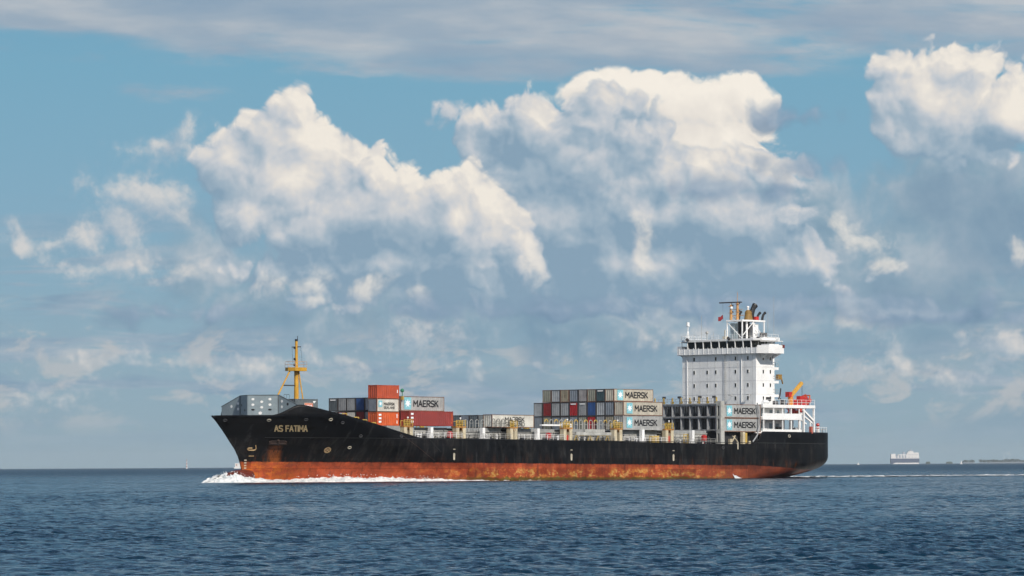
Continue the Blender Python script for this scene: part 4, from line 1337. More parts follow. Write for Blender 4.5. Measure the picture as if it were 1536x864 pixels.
b = MB().tube((-46, -9.75, 29.85), (-46, -9.75, 33.0), 0.14, 0.10, 7)
b.bar((-46.7, -9.75, 29.85), (-46.1, -9.75, 32.0), 0.08).bar((-45.3, -9.75, 29.85), (-45.9, -9.75, 32.0), 0.08).bar((-46, -10.5, 29.85), (-46, -9.8, 32.0), 0.08)
b.box(-46.3, -45.7, -10.05, -9.45, 33.0, 33.15).tube((-46, -9.75, 33.15), (-46, -9.75, 33.9), 0.38, 0.34, 10)
b.build('satellite_dome', WHITE_CLEAN, WH)
MB().tube((-45.6, -4.0, 29.85), (-45.6, -4.0, 31.2), 0.10, n=6).sphere((-45.6, -4.0, 31.5), 0.34, 9, 6).build('satellite_dome', RAIL, WH)
MB().box(-46.2, -45.3, 0.6, 1.5, 29.85, 30.6).bar((-45.7, 1.0, 30.6), (-45.7, 1.0, 32.0), 0.2).build('compass_binnacle', paint('pale_cream', (0.6, 0.55, 0.45), 0.5), WH)
for x, y in ((-44.5, -8.4), (-44.5, 3.2), (-46.5, 9.8)):
    MB().tube((x, y, 29.9), (x + 0.5, y, 30.2), 0.32, 0.32, 8).build('searchlight', RAIL_DARK, WH)

# funnel, its frame and the radar masts on top
FN = empty('funnel', None, None); FN.parent = SHIP
MB().box(-57.6, -49.9, -2.3, 2.3, 33.95, 34.3).build('platform', WHITE, FN)
MB().box(-53.9, -52.3, -0.9, 1.0, 29.6, 33.94).build('uptake', BLACK, FN)
MB().box(-56.2, -54.7, -0.6, 1.5, 30.6, 33.5).build('uptake_house', WHITE_CLEAN, FN)
MB().tube((-52.4, 1.45, 29.6), (-52.4, 1.45, 33.9), 0.22, n=8).tube((-54.6, 1.6, 29.6), (-54.6, 1.6, 33.9), 0.28, n=8).build('steam_pipe', WHITE, FN)
for x, y in ((-50.1, -2.1), (-50.1, 2.1), (-53.8, 2.1), (-57.4, -2.1), (-57.4, 2.1), (-53.8, -2.1)): MB().bar((x, y, 29.6), (x, y, 33.95), 0.22).build('platform_leg', WHITE, FN)
for (p0, p1) in (((-50.1, 2.1, 30.8), (-53.8, 2.1, 33.8)), ((-53.8, 2.1, 33.6), (-57.4, 2.1, 30.6)), ((-57.4, 2.1, 31.6), (-53.8, 2.1, 31.6)), ((-57.4, 2.1, 30.2), (-57.4, -2.1, 33.5)), ((-50.1, -2.1, 33.8), (-50.1, 2.1, 30.2))): MB().bar(p0, p1, 0.13).build('platform_brace', WHITE, FN)
b = MB().box(-51.6, -50.3, -1.4, -0.4, 30.0, 33.6)
b.build('switch_cabinet', SLATE, FN)
MB().box(-58.0, -52.6, 2.5, 6.0, 29.6, 30.5).build('casing_top', WHITE, FN)
b = MB()
for x in (-55.2, -56.0, -56.8): b.prism([(x - .3, 30.5), (x + .3, 30.5), (x + .05, 31.6), (x - .3, 31.6)], 'y', 2.8, 3.2)
b.build('cowl_vent', DARK, FN)
# ochre dome and the black curved exhausts
MB().tube((-54.3, 0.3, 34.3), (-54.3, 0.3, 35.7), 1.0, 0.75, 12).sphere((-54.3, 0.3, 35.8), 0.78, 12, 7).build('ochre_cowl', paint('cowl_ochre', (0.26, 0.15, 0.035), 0.6, rust=0.4), FN, smooth=False)
MB().sphere((-54.2, 0.3, 37.1), 0.30, 9, 6).tube((-54.2, 0.3, 36.4), (-54.2, 0.3, 36.9), 0.2, n=8).build('cowl_lamp', WHITE_CLEAN, FN)
def exhaust(x, y, h, r, lean):
    b = MB(); pts_ = []
    for t in np.linspace(0, 1, 8):
        a_ = t * 1.15
        pts_.append((x - lean * (1 - math.cos(a_)) * 1.9, y, 34.3 + h * math.sin(a_) / math.sin(1.15)))
    b.path(pts_, r, 10)
    # scarfed, flared mouth
    b.tube(pts_[-2], pts_[-1], r * 1.08, r * 1.22, 12)
    b.build('exhaust_pipe', BLACK, FN, smooth=False)
exhaust(-55.4, 0.2, 3.3, 0.55, 1.15); exhaust(-56.9, 0.6, 1.7, 0.26, 0.9); exhaust(-57.4, 1.6, 1.7, 0.26, 0.9); exhaust(-52.6, -0.9, 1.9, 0.24, 0.7)
MB().box(-56.4, -55.4, 0.9, 1.5, 34.3, 35.1).build('pump_box', RED, FN)
def radar_mast(x, y, h, name, cols_=2):
    R_ = empty(name, None, None); R_.parent = SHIP
    b = MB().tube((x, y, 34.3), (x, y, 34.3 + h), 0.34, 0.24, 9)
    b.build('radar_post', TAN, R_)
    for z in (0.45, 0.88):
        MB().box(x - 0.35, x + 0.35, y - 0.45, y + 0.45, 34.3 + h * z, 34.3 + h * z + 0.08).build('lamp_shelf', TAN, R_)
        MB().tube((x - 0.15, y + 0.42, 34.38 + h * z), (x - 0.15, y + 0.42, 34.7 + h * z), 0.13, n=7).build('navigation_lamp', BLACK, R_)
    return R_
rm = radar_mast(-50.4, -1.3, 3.3, 'radar_mast')
MB().box(-50.7, -50.1, -4.4, 1.6, 37.95, 38.2).build('radar_scanner', RAIL_DARK, rm)
MB().tube((-50.4, -1.3, 37.6), (-50.4, -1.3, 37.95), 0.25, n=8).sphere((-50.2, -1.0, 36.9), 0.33, 8, 6).build('scanner_motor', WHITE_CLEAN, rm)
rm2 = radar_mast(-52.0, -0.8, 3.9, 'signal_mast')
MB().tube((-52.0, -0.8, 38.2), (-52.0, -0.8, 40.4), 0.07, 0.04, n=5).build('mast_spike', TAN, rm2)
MB().bar((-52.0, -2.4, 35.3), (-52.0, 1.0, 35.3), 0.12).bar((-52.0, -2.3, 35.3), (-52.0, -1.0, 34.3), 0.1).bar((-52.0, -2.0, 36.6), (-52.0, 0.6, 36.6), 0.1).build('signal_yard', TAN, rm2)

# ------------------------------------------------------------------ stern: open white galleries at the ship's side
SG = empty('stern_gallery', None, None); SG.parent = SHIP
for s in (1,):
    MB().box(-61.5, -43.9, 10.0, 12.9, 15.2, 15.85).build('gallery_beam', WHITE, SG)
    MB().box(-56.9, -43.9, 10.0, 12.9, 12.65, 13.2).build('gallery_beam', WHITE, SG)
    for x in (-44.5, -47.8, -50.8, -53.7): MB().bar((x, 12.6, 9.75), (x, 12.6, 15.2), 0.24).build('gallery_post', WHITE, SG)
    for x, z1 in ((-56.4, 12.65), (-57.9, 15.2), (-61.3, 15.2)): MB().bar((x, 12.6, 9.75), (x, 12.6, z1), 0.36).build('gallery_post', WHITE, SG)
    MB().bar((-57.6, 12.6, 14.9), (-61.1, 12.6, 12.6), 0.4).build('gallery_brace', WHITE, SG)
    MB().bar((-56.4, 12.6, 13.2), (-56.4, 12.6, 15.2), 0.2).build('gallery_post', WHITE, SG)
# lit inner wall with doors and windows
b = MB().box(-54.8, -50.42, -9.5, 9.9, 9.75, 15.19)
b.build('after_house', WHITE, SG)
MB().box(-50.4, -43.95, 10.37, 10.5, 9.75, 15.19).build('side_wall', WHITE, SG)
b = MB().box(-56.9, -43.9, 12.75, 12.88, 13.2, 14.0).box(-56.9, -43.9, 12.75, 12.88, 9.9, 10.6)
b.build('gallery_bulwark', WHITE, SG)
for x, z, w, h in ((-46.2, 11.3, 0.8, 1.9), (-49.4, 11.3, 1.0, 1.3), (-52.3, 11.2, 1.0, 1.4), (-46.6, 14.2, 0.8, 1.6), (-49.5, 14.3, 1.0, 0.9), (-52.6, 14.2, 0.6, 1.5)):
    y = 10.5 if x > -50.4 else 9.9
    MB().box(x - w / 2, x + w / 2, y + 0.003, y + 0.05, z - h / 2, z + h / 2).build('door', [SLATE], SG)
r = MB()
for z in (16.4, 16.95):
    r.bar((-61.4, 12.8, z), (-44, 12.8, z), 0.05); r.bar((-61.4, 12.8, z), (-61.4, 9.9, z), 0.05)
for x in np.arange(-61.4, -44, 1.45): r.bar((x, 12.8, 15.85), (x, 12.8, 17.0), 0.06)
r.build('gallery_rail', WHITE, SG)
r = MB()
for z in (10.7, 11.15):
    r.bar((-67.6, 11.0, z), (-61.5, 12.6, z), 0.05); r.bar((-67.8, 10.9, z), (-67.8, -10.9, z), 0.05); r.bar((-67.6, 11.0, z), (-67.8, 10.9, z), 0.05)
for t in np.linspace(0, 1, 6): r.bar((-61.5 - 6.1 * t, 12.6 - 1.6 * t, 9.75), (-61.5 - 6.1 * t, 12.6 - 1.6 * t, 11.2), 0.06)
r.build('poop_rail', WHITE, SHIP)
# clutter on the upper gallery: liferaft drums, lockers
MB().tube((-47.2, 11.5, 16.35), (-45.6, 11.5, 16.35), 0.45, n=12).box(-47.6, -45.2, 11.0, 12.0, 15.85, 15.95).build('liferaft_canister', WHITE_CLEAN, SG)
MB().box(-49.9, -49.0, 11.4, 12.2, 15.86, 16.7).tube((-51.4, 11.6, 15.85), (-51.4, 11.6, 17.3), 0.12, n=6).box(-52.6, -51.6, 11.2, 12.0, 15.86, 16.9).build('deck_locker', RAIL_DARK, SG)
# mooring gear on the poop
MB().box(-60.0, -57.2, 9.5, 11.0, 9.75, 10.5).tube((-59.6, 10.2, 10.6), (-57.6, 10.2, 10.6), 0.5, n=12).build('mooring_winch', FRAME_GREY, SHIP)
MB().box(-60.6, -60.1, 12.3, 12.9, 9.75, 11.3).build('fire_box', paint('pink_red', (0.5, 0.12, 0.08), 0.5), SHIP)
b = MB()
for i, x in enumerate((9.8, 10.3, 10.8)): b.tube((-64.4, 11.2, x), (-64.4, 11.2, x + 0.5), 0.42, n=10, mi=0)
b.sphere((-64.4, 11.2, 11.7), 0.42, 10, 6, 0.9, 1); b.tube((-64.4, 11.2, 10.9), (-64.4, 11.2, 11.1), 0.44, n=10, mi=1)
b.build('liferaft_stand', [WHITE_CLEAN, RED], SHIP)
MB().bar((-65.4, 11.0, 10.7), (-68.3, 10.2, 10.8), 0.14).tube((-66.3, 10.8, 9.8), (-66.3, 10.8, 10.9), 0.12, n=6).build('stern_lamp_bracket', RAIL_DARK, SHIP)
MB().box(-50.4, -49.2, 11.9, 12.7, 9.8, 11.2).build('vent', BLACK, SHIP)

# stores crane
CR = empty('deck_crane', None, None); CR.parent = SHIP
MB().tube((-56.2, 10.4, 15.85), (-56.2, 10.4, 18.2), 0.62, 0.55, 12).build('crane_column', paint('crane_orange', (0.62, 0.24, 0.04), 0.5, rust=0.3), CR)
MB().box(-56.2, -55.2, 9.8, 10.9, 17.6, 18.7).build('crane_cab', RED, CR)
b = MB(); b.bar((-55.9, 10.4, 17.5), (-60.0, 10.4, 20.7), 0.55, 0.7); b.bar((-58.2, 10.4, 19.2), (-60.2, 10.4, 20.75), 0.4, 0.45)
b.build('crane_boom', paint('crane_yellow', (0.66, 0.36, 0.06), 0.5, rust=0.2), CR)
MB().tube((-60.1, 10.4, 20.5), (-60.1, 10.4, 17.6), 0.05, n=5).box(-60.25, -59.95, 10.25, 10.55, 17.3, 17.7).build('crane_wire', BLACK, CR)
# ramp under the lifeboat
b = MB()
for y in (5.0, 7.0): b.bar((-59.5, y, 16.4), (-68.0, y, 12.0), 0.3); 
for x, z in ((-60, 16.0), (-63.5, 14.2), (-67.0, 12.4)):
    for y in (5.0, 7.0): b.bar((x, y, 9.75), (x, y, z), 0.24)
b.build('launching_ramp', WHITE, SHIP)

# ---- boats and the flag: carried by the ship, things of their own
def boat_body(L, Bm, H, n=18):
    """closed lifeboat: pointed ends, rounded canopy"""
    b = MB(); prev = None; k = 14
    for i in range(n + 1):
        t = -1 + 2 * i / n
        w = (1 - abs(t) ** 2.6) ** 0.6 * Bm / 2 + 0.02
        hh = H * (0.72 + 0.28 * (1 - abs(t) ** 2.2))
        ring = []
        for j in range(k):
            a_ = 2 * math.pi * j / k
            z = math.sin(a_); z = z * hh * (0.52 if z > 0 else 0.48)
            ring.append((t * L / 2, w * math.cos(a_) * (1.0 if math.sin(a_) < 0.1 else 0.86), z))
        i0 = len(b.v); b.v += ring
        if i:
            for j in range(k): b.f.append((i0 - k + j, i0 - k + (j + 1) % k, i0 + (j + 1) % k, i0 + j)); b.m.append(0)
    b.f.append(tuple(range(k - 1, -1, -1))); b.m.append(0); b.f.append(tuple(range(len(b.v) - k, len(b.v)))); b.m.append(0)
    return b
LFB = empty('lifeboat', 'red enclosed lifeboat tilted bow down on the white ramp at the stern', 'lifeboat', SHIP_MAT @ Matrix.Translation((-64.3, 6.0, 15.7)) @ Matrix.Rotation(R(30), 4, 'Y') @ Matrix.Rotation(math.pi, 4, 'Z'))
boat_body(7.2, 2.8, 3.1).build('boat_hull', RED, LFB, smooth=True)
MB().box(-2.6, -0.9, -0.75, 0.75, 1.1, 2.15).build('steering_tower', RED, LFB)
b = MB()
for x in (-0.2, 0.9, 2.0):
    for s in (1, -1): b.box(x - 0.25, x + 0.25, min(s * 1.04, s * 1.12), max(s * 1.04, s * 1.12), 0.55, 0.85)
b.build('porthole', GLASS, LFB)
MB().box(-3.3, 3.2, -1.38, 1.38, -0.15, 0.0).build('fender', ORANGE, LFB)
RB = empty('rescue_boat', 'small bright red rescue boat with a roll bar beside the yellow crane', 'rescue boat', SHIP_MAT @ Matrix.Translation((-59.6, 10.9, 16.7)))
b = MB()
for s in (1, -1): b.path([(2.3, s * 0.75, 0.1), (0, s * 0.85, 0.0), (-1.6, s * 0.7, 0.05), (-2.5, 0, 0.35)], 0.36, 10)
b.box(-2.0, 2.2, -0.75, 0.75, -0.3, 0.05)
b.build('boat_hull', RED, RB)
MB().path([(-1.5, -0.7, 0.2), (-1.7, -0.7, 1.3), (-1.7, 0.7, 1.3), (-1.5, 0.7, 0.2)], 0.13, 7).build('roll_bar', ORANGE, RB)
MB().box(0.2, 1.4, -0.5, 0.5, 0.1, 1.15).build('console', RED, RB)
HB_ = empty('lifting_hook', 'curved red lifting frame hanging from the wire of the yellow crane', 'lifting frame', SHIP_MAT @ Matrix.Translation((-60.1, 10.4, 17.2)))
MB().path([(0.9, 0, -0.5), (0.8, 0, -0.05), (0.3, 0, 0.2), (-0.6, 0, 0.2), (-1.3, 0, 0.0), (-1.5, 0, -0.55)], 0.32, 9).build('lifting_arch', RED, HB_)
FL = empty('flag', 'small dark red flag flying from a halyard beside the orange radar mast', 'flag', SHIP_MAT @ Matrix.Translation((-49.4, -2.9, 34.9)))
b = MB(); nx, nz = 8, 4
vs = []
for side in (0.0, 0.02):
    for i in range(nx + 1):
        for j in range(nz + 1):
            vs.append((-0.2 + 0.05 * i, -1.0 * i / nx + 0.0 + side, -0.45 + 0.9 * j / nz - 0.35 * (1 - i / nx) * 0 + 0.10 * math.sin(i * 1.1) - 0.5 * (i / nx)))
fs = []
q = (nx + 1) * (nz + 1)
for i in range(nx):
    for j in range(nz):
        a_ = i * (nz + 1) + j
        fs.append((a_, a_ + 1, a_ + nz + 2, a_ + nz + 1)); fs.append((q + a_, q + a_ + nz + 1, q + a_ + nz + 2, q + a_ + 1))
b.add(vs, fs)
b.build('flag_cloth', paint('flag_red', (0.30, 0.02, 0.025), 0.7), FL)
MB().tube((-0.2, 0.02, -1.2), (-0.2, 0.02, 3.0), 0.025, n=4).build('halyard', RAIL_DARK, FL)

# ================================================================== containers (each one a thing)
_box_cache = {}


def container_meshes(L, H, door):
    """body with corrugated sides, frame, and the end that faces ahead; origin at the forward bottom edge, centre of width"""
    key = (L, H, door)
    if key in _box_cache: return _box_cache[key]
    Wd = 2.438; hw = Wd / 2
    body = MB()
    def corrugated(p0, u, n_, length, height, depth, pitch, up=Vector((0, 0, 1))):
        n = max(2, int(length / pitch)); st = length / n
        prof = []
        for i in range(n):
            a_ = i * st
            prof += [(a_, 0), (a_ + st * .28, 0), (a_ + st * .5, -depth), (a_ + st * .78, -depth)]
        prof.append((length, 0))
        vs = []
        for a_, d in prof:
            p = p0 + u * a_ + n_ * d
            vs += [p, p + up * height]
        body.add(vs, [(2 * i, 2 * i + 2, 2 * i + 3, 2 * i + 1) for i in range(len(prof) - 1)])
    z0, z1 = 0.16, H - 0.12
    for s in (1, -1):
        corrugated(Vector((-0.12, s * (hw - 0.03), z0)), Vector((-1, 0, 0)), Vector((0, s, 0)), L - 0.24, z1 - z0, 0.045, 0.56)
    corrugated(Vector((-0.03 - L + 0.06, -hw + .1, z0)), Vector((0, 1, 0)), Vector((-1, 0, 0)), Wd - .2, z1 - z0, 0.045, 0.5)
    if not door:
        corrugated(Vector((-0.03, -hw + .1, z0)), Vector((0, 1, 0)), Vector((1, 0, 0)), Wd - .2, z1 - z0, 0.05, 0.45)
    body.add([(-.05, -hw + .05, H - .06), (-L + .05, -hw + .05, H - .06), (-L + .05, hw - .05, H - .06), (-.05, hw - .05, H - .06)], [(0, 1, 2, 3)])
    body.add([(-.05, -hw + .05, .12), (-L + .05, -hw + .05, .12), (-L + .05, hw - .05, .12), (-.05, hw - .05, .12)], [(3, 2, 1, 0)])
    fr = MB()
    for x in (-0.075, -L + 0.075):
        for s in (1, -1):
            fr.box(x - .075, x + .075, s * (hw - 0.075) - .075, s * (hw - 0.075) + .075, 0.12, H - 0.12)
            fr.box(x - .09, x + .09, s * (hw - 0.085) - .087, s * (hw - 0.085) + .087, 0.0, 0.12)
            fr.box(x - .09, x + .09, s * (hw - 0.085) - .087, s * (hw - 0.085) + .087, H - 0.12, H)
        fr.box(x - .07, x + .07, -hw + .15, hw - .15, 0.02, 0.17); fr.box(x - .07, x + .07, -hw + .15, hw - .15, H - 0.14, H - 0.01)
    for s in (1, -1):
        ym = s * (hw - 0.05)
        fr.box(-L + .15, -.15, ym - .05, ym + .05, 0.02, 0.17); fr.box(-L + .15, -.15, ym - .04, ym + .04, H - 0.13, H - 0.02)
    end = None
    if door:
        end = MB()
        end.box(-0.09, -0.035, -hw + .14, -0.02, .17, H - .14); end.box(-0.09, -0.035, .02, hw - .14, .17, H - .14)
        for y in (-.82, -.32, .32, .82): end.tube((0.0, y, .1), (0.0, y, H - .1), 0.035, n=5)
        for y in (-.57, .57): end.box(-.035, 0.01, y - .24, y + .24, H * .40, H * .43)
    r = (body, fr, end)
    _box_cache[key] = r
    return r


_mesh_cache = {}
PAINTS = {}


def cpaint(name, col, rust=0.2, grime=0.3, streak=0.3):
    if name not in PAINTS: PAINTS[name] = paint(name, col, 0.5, rust=rust, grime=grime, streak=streak, scale=0.7, seed=len(PAINTS) * 1.37)
    return PAINTS[name]


C_LG = cpaint('container_light_grey', (0.40, 0.405, 0.40), 0.15)
C_CREAM = cpaint('container_cream_grey', (0.50, 0.46, 0.38), 0.45, 0.25, 0.35)
C_WHITE = cpaint('container_white', (0.62, 0.60, 0.54), 0.35)
C_GREY = cpaint('container_mid_grey', (0.30, 0.31, 0.32), 0.25)
C_BLUEGREY = cpaint('container_blue_grey', (0.22, 0.25, 0.29), 0.2)
C_PALE = cpaint('container_pale_grey', (0.38, 0.40, 0.42), 0.25)
C_OLIVE = cpaint('container_olive_grey', (0.27, 0.27, 0.22), 0.4)
C_TANC = cpaint('container_tan', (0.34, 0.30, 0.22), 0.7, 0.4)
C_PINK = cpaint('container_pinkish_grey', (0.36, 0.34, 0.34), 0.5)
C_TEAL = cpaint('container_dark_teal', (0.045, 0.085, 0.10), 0.2)
C_SLATE = cpaint('container_slate', (0.12, 0.145, 0.16), 0.2)
C_BLUE = cpaint('container_blue', (0.030, 0.085, 0.25), 0.1, 0.2)
C_RED = cpaint('container_red', (0.40, 0.018, 0.022), 0.05, 0.2)
C_DRED = cpaint('container_dark_red', (0.24, 0.022, 0.022), 0.1, 0.25)
C_MAROON = cpaint('container_maroon', (0.27, 0.042, 0.036), 0.1, 0.2)
C_ORANGE = cpaint('container_orange', (0.58, 0.105, 0.028), 0.1, 0.2)
C_ORED = cpaint('container_orange_red', (0.45, 0.075, 0.030), 0.15, 0.2)
C_BROWN = cpaint('container_brown_grey', (0.20, 0.17, 0.15), 0.6)
C_DKGREY = cpaint('container_dark_grey', (0.11, 0.125, 0.14), 0.3)
F_RUST = paint('container_frame_rusty', (0.20, 0.11, 0.075), 0.6, rust=0.8)
F_DARK = paint('container_frame_dark', (0.06, 0.055, 0.055), 0.6, rust=0.6)
STARBLUE = paint('emblem_blue', (0.22, 0.52, 0.60), 0.5, grime=0.08, streak=0.05)
STARWHITE = paint('emblem_white', (0.80, 0.84, 0.86), 0.5, grime=0.03, streak=0.0)


def container(x, y, z, L, H, mat, label, group, frame=None, door=False, plate=None, jitter=True):
    """x: forward end, y: centre of width, z: underside, in ship coordinates"""
    rnd = random.Random(hash((round(x * 10), round(y * 10), round(z * 10))) & 0xffff)
    j = rnd.uniform(-0.05, 0.05) if jitter else 0
    root = empty('shipping_container', label, 'container', SHIP_MAT @ Matrix.Translation((x + j, y, z)), group)
    b, f, e = container_meshes(L, H, door)
    def m(kind, mb, mt):
        k = (L, H, door, kind, mt.name)
        if k not in _mesh_cache: _mesh_cache[k] = mb.mesh('container_' + kind, mt)
        return _mesh_cache[k]
    link('body', m('body', b, mat), root)
    link('frame', m('frame', f, frame or F_DARK), root)
    if e: link('door_end', m('door_end', e, mat), root)
    if plate:
        MB().box(0.06, 0.075, -0.75, 0.75, H - 0.52, H - 0.26).build('name_plate', plate, root)
    return root


def side_matrix(x, z):              # text frame on the port side of a container
    return Matrix(((-1, 0, 0, x), (0, 0, 1, 1.219 + 0.012), (0, 1, 0, z), (0, 0, 0, 1)))


def star(root, x, z, s):
    b = MB().box(x - s * .5, x + s * .5, 1.20, 1.226, z - s * .62, z + s * .62)
    b.build('emblem_panel', STARBLUE, root)
    n = 14; pts_ = []
    for i in range(n):
        r_ = (0.46 if i % 2 == 0 else 0.21) * s; a_ = math.pi / 2 + 2 * math.pi * i / n
        pts_.append((x + r_ * math.cos(a_), z + r_ * math.sin(a_)))
    MB().prism(pts_, 'y', 1.226, 1.238).build('emblem_star', STARWHITE, root)


def brand(root, L, H, x_star, s_star, text, x_txt, w_txt, size, z_txt=None, sub=None):
    z = H * 0.52 if z_txt is None else z_txt
    if s_star: star(root, -x_star, z, s_star)
    o = lettering(text, size * 0.74, INK, root, 'lettering', w_txt)
    o.matrix_local = side_matrix(-x_txt, z)
    if sub:
        o = lettering(sub[0], size * 0.64, INK, root, 'lettering', sub[1], 0.13)
        o.matrix_local = side_matrix(-x_txt, z + sub[2])


def code_marks(root, L, H, mat, x, n=3):
    b = MB()
    for i in range(n):
        b.box(-x - .35, -x + .35, 1.2, 1.23, H * (0.80 - 0.26 * i) - .18, H * (0.80 - 0.26 * i) + .18)
    b.build('number_marks', mat, root)


ORD = ['first', 'second', 'third', 'fourth', 'fifth', 'sixth', 'seventh', 'eighth', 'ninth', 'tenth', 'eleventh']
GA = 'containers stacked on deck in front of the deckhouse'
H9, H8 = 2.896, 2.591
# --- big stack amidships: three tiers, ends facing ahead
ZB = 10.14
tier1 = [(C_BLUEGREY, 'blue grey'), (C_OLIVE, 'olive grey'), (C_BLUEGREY, 'blue grey'), (C_PALE, 'pale grey'), (C_BLUEGREY, 'blue grey'), (C_OLIVE, 'dull olive'), (C_RED, 'bright red'), (C_PALE, 'pale grey'), (C_TANC, 'brownish grey')]
tier2 = [(C_PALE, 'pale grey', None), (C_DRED, 'dark red', None), (C_GREY, 'mid grey', None), (C_GREY, 'mid grey', None), (C_RED, 'bright red', 1), (C_GREY, 'mid grey', 1), (C_BLUE, 'blue', None), (C_PALE, 'pale grey', None), (C_BLUEGREY, 'blue grey', None)]
tier3 = [(C_OLIVE, 'beige grey', None), (C_PALE, 'pale grey', None), (C_TANC, 'tan', None), (C_BLUEGREY, 'blue grey', None), (C_PINK, 'pinkish grey', None), (C_OLIVE, 'beige grey', None), (C_TEAL, 'dark teal', 1)]
for i, (m, nm) in enumerate(tier1):
    container(0, -11.25 + 2.5 * i, ZB, 12.19, H9, m, f'{nm} container, {ORD[i]} from the left in the bottom tier of the big midship stack', GA, door=i % 3 == 1)
for i, (m, nm, pl) in enumerate(tier2):
    container(0, -11.25 + 2.5 * i, ZB + H9 + .03, 12.19, H9, m, f'{nm} container, {ORD[i]} from the left in the middle tier of the big midship stack', GA, door=i in (1, 4, 5, 6), plate=WHITE_CLEAN if pl else None)
for i, (m, nm, pl) in enumerate(tier3):
    container(0, -8.75 + 2.5 * i, ZB + 2 * H9 + .06, 12.19, H8, m, f'{nm} container, {ORD[i]} from the left in the top tier of the big midship stack', GA, frame=F_RUST if i in (0, 2, 5) else None, door=i in (2, 4, 6), plate=WHITE_CLEAN if pl else None)
for z, y, H, m, fr, lb in ((ZB, 11.25, H9, C_LG, C_LG, 'clean pale grey container with star and black lettering, lowest of three lettered sides amidships'),
                           (ZB + H9 + .03, 11.25, H9, C_CREAM, F_RUST, 'rust streaked cream container with black lettering, middle of three lettered sides amidships'),
                           (ZB + 2 * H9 + .06, 8.75, H8, C_CREAM, F_RUST, 'cream container with black lettering, set back on top of the midship stack')):
    r = container(0, y, z, 12.19, H, m, lb, GA, frame=fr)
    brand(r, 12.19, H, 1.95, 1.75, 'MAERSK', 7.0, 7.0, 1.75)

# --- pair forward of the deckhouse
ZS = 9.97
for k, lb in enumerate(('pale grey lettered container below its twin beside the deckhouse foot', 'pale grey lettered container on top of its twin beside the deckhouse foot')):
    r = container(-31.6, 11.25, ZS + k * (H9 + .03), 12.19, H9, C_LG, lb, GA, frame=F_RUST)
    brand(r, 12.19, H9, 1.95, 1.75, 'MAERSK', 7.0, 7.0, 1.75)
for i in range(9):
    for k in range(2):
        container(-31.9, -11.25 + 2.5 * i, ZS + k * (H9 + .03), 12.19, H9, C_DKGREY, 'dark container standing in the shade behind the tall lashing frame', 'dark containers behind the lashing frame', door=False, jitter=False)

# --- low bay between the two stacks
r = container(38.95, 11.25, 10.30, 12.19, H8, C_WHITE, 'cream white lettered container with rusty edges, alone at the rail amidships', GA, frame=F_RUST)
brand(r, 12.19, H8, 0, 0, 'MAERSK', 6.6, 5.6, 1.25, z_txt=1.62, sub=('SEALAND', 5.6, -0.92))
for i, (m, nm) in enumerate(((C_SLATE, 'dark slate container, leftmost end of the low row before the cream one'), (C_BLUEGREY, 'blue grey container, second end of the low row before the cream one'), (C_SLATE, 'dark slate container, third end of the low row before the cream one'))):
    container(40.3, 3.75 + 2.5 * i, 10.2, 12.19, H8, m, nm, GA, door=i == 1, jitter=False)
container(39.0, 8.75 + 2.5, 10.2, 0.01, H8, C_BROWN, '', GA) if False else None

# --- forward bays
r = container(62.16, 11.25, 10.43, 12.19, H9, C_MAROON, 'long maroon container with white marks at the rail, below the pale lettered one', GA, frame=C_MAROON)
code_marks(r, 12.19, H9, STARWHITE, 0.75); MB().box(-11.9, -11.75, 1.2, 1.23, 0.9, 2.5).box(-11.9, -11.6, 1.2, 1.235, 0.5, 0.75).build('end_marks', ORANGE, r)
container(62.16, 8.75, 10.43, 12.19, H9 - 0.03, C_DRED, 'dark red container half hidden behind the long maroon one', GA)
r = container(62.16, 8.75, 13.33, 12.19, H9, C_LG, 'long pale grey lettered container resting on the maroon one near the bow', GA, frame=F_RUST)
brand(r, 12.19, H9, 2.0, 1.9, 'MAERSK', 7.05, 7.0, 1.8)
r = container(68.57, 8.75, 10.46, 6.06, H8, C_ORANGE, 'bright orange short container at the foot of the forward tower', GA, frame=C_ORANGE)
code_marks(r, 6.06, H8, STARWHITE, 0.85, 3); MB().box(-5.6, -5.4, 1.2, 1.23, 1.5, 2.3).box(-5.6, -5.4, 1.2, 1.23, 0.4, 1.0).build('end_marks', STARWHITE, r)
r = container(68.57, 8.75, 13.09, 6.06, H8, C_WHITE, 'short white lettered container in the middle of the forward tower', GA, frame=F_RUST)
brand(r, 6.06, H8, 0.95, 1.0, 'MAERSK', 3.35, 3.0, 0.72, z_txt=1.58, sub=('SEALAND', 3.0, -0.72))
MB().box(0.055, 0.06, -1.05, 1.05, 0.2, H8 - .2).build('grey_end', C_BLUEGREY, r)
r = container(68.57, 8.75, 15.72, 6.06, H8, C_ORED, 'short orange red container on top of the forward tower', GA, frame=C_ORED)
MB().box(-5.7, -5.5, 1.2, 1.23, 1.1, 1.7).build('end_marks', STARWHITE, r)
row2 = [(C_SLATE, 'dark slate', 1), (C_GREY, 'mid grey', None), (C_GREY, 'grey', None), (C_BLUE, 'blue', None), (C_PALE, 'pale grey', None)]
row1 = [(C_WHITE, 'off white', None), (C_DRED, 'dark red', 1), (C_WHITE, 'off white', None), (C_DRED, 'dark red', None), (C_PINK, 'pinkish grey', None)]
wh = ['leftmost', 'second from left', 'third from left', 'fourth from left', 'rightmost']
for i in range(5):
    m, nm, pl = row2[i]
    container(67.05, -3.75 + 2.5 * i, 13.36, 6.06, H8 if i != 2 else H8 - 0.0, m, f'{nm} container, {wh[i]} of the upper row just before the forward tower', GA, door=i in (0, 1, 3), plate=WHITE_CLEAN if pl else None)
    m, nm, pl = row1[i]
    container(67.05, -3.75 + 2.5 * i, 10.72, 6.06, H8, m, f'{nm} container, {wh[i]} of the lower row behind the sloping bulwark', GA, door=i in (1, 3), plate=WHITE_CLEAN if pl else None)
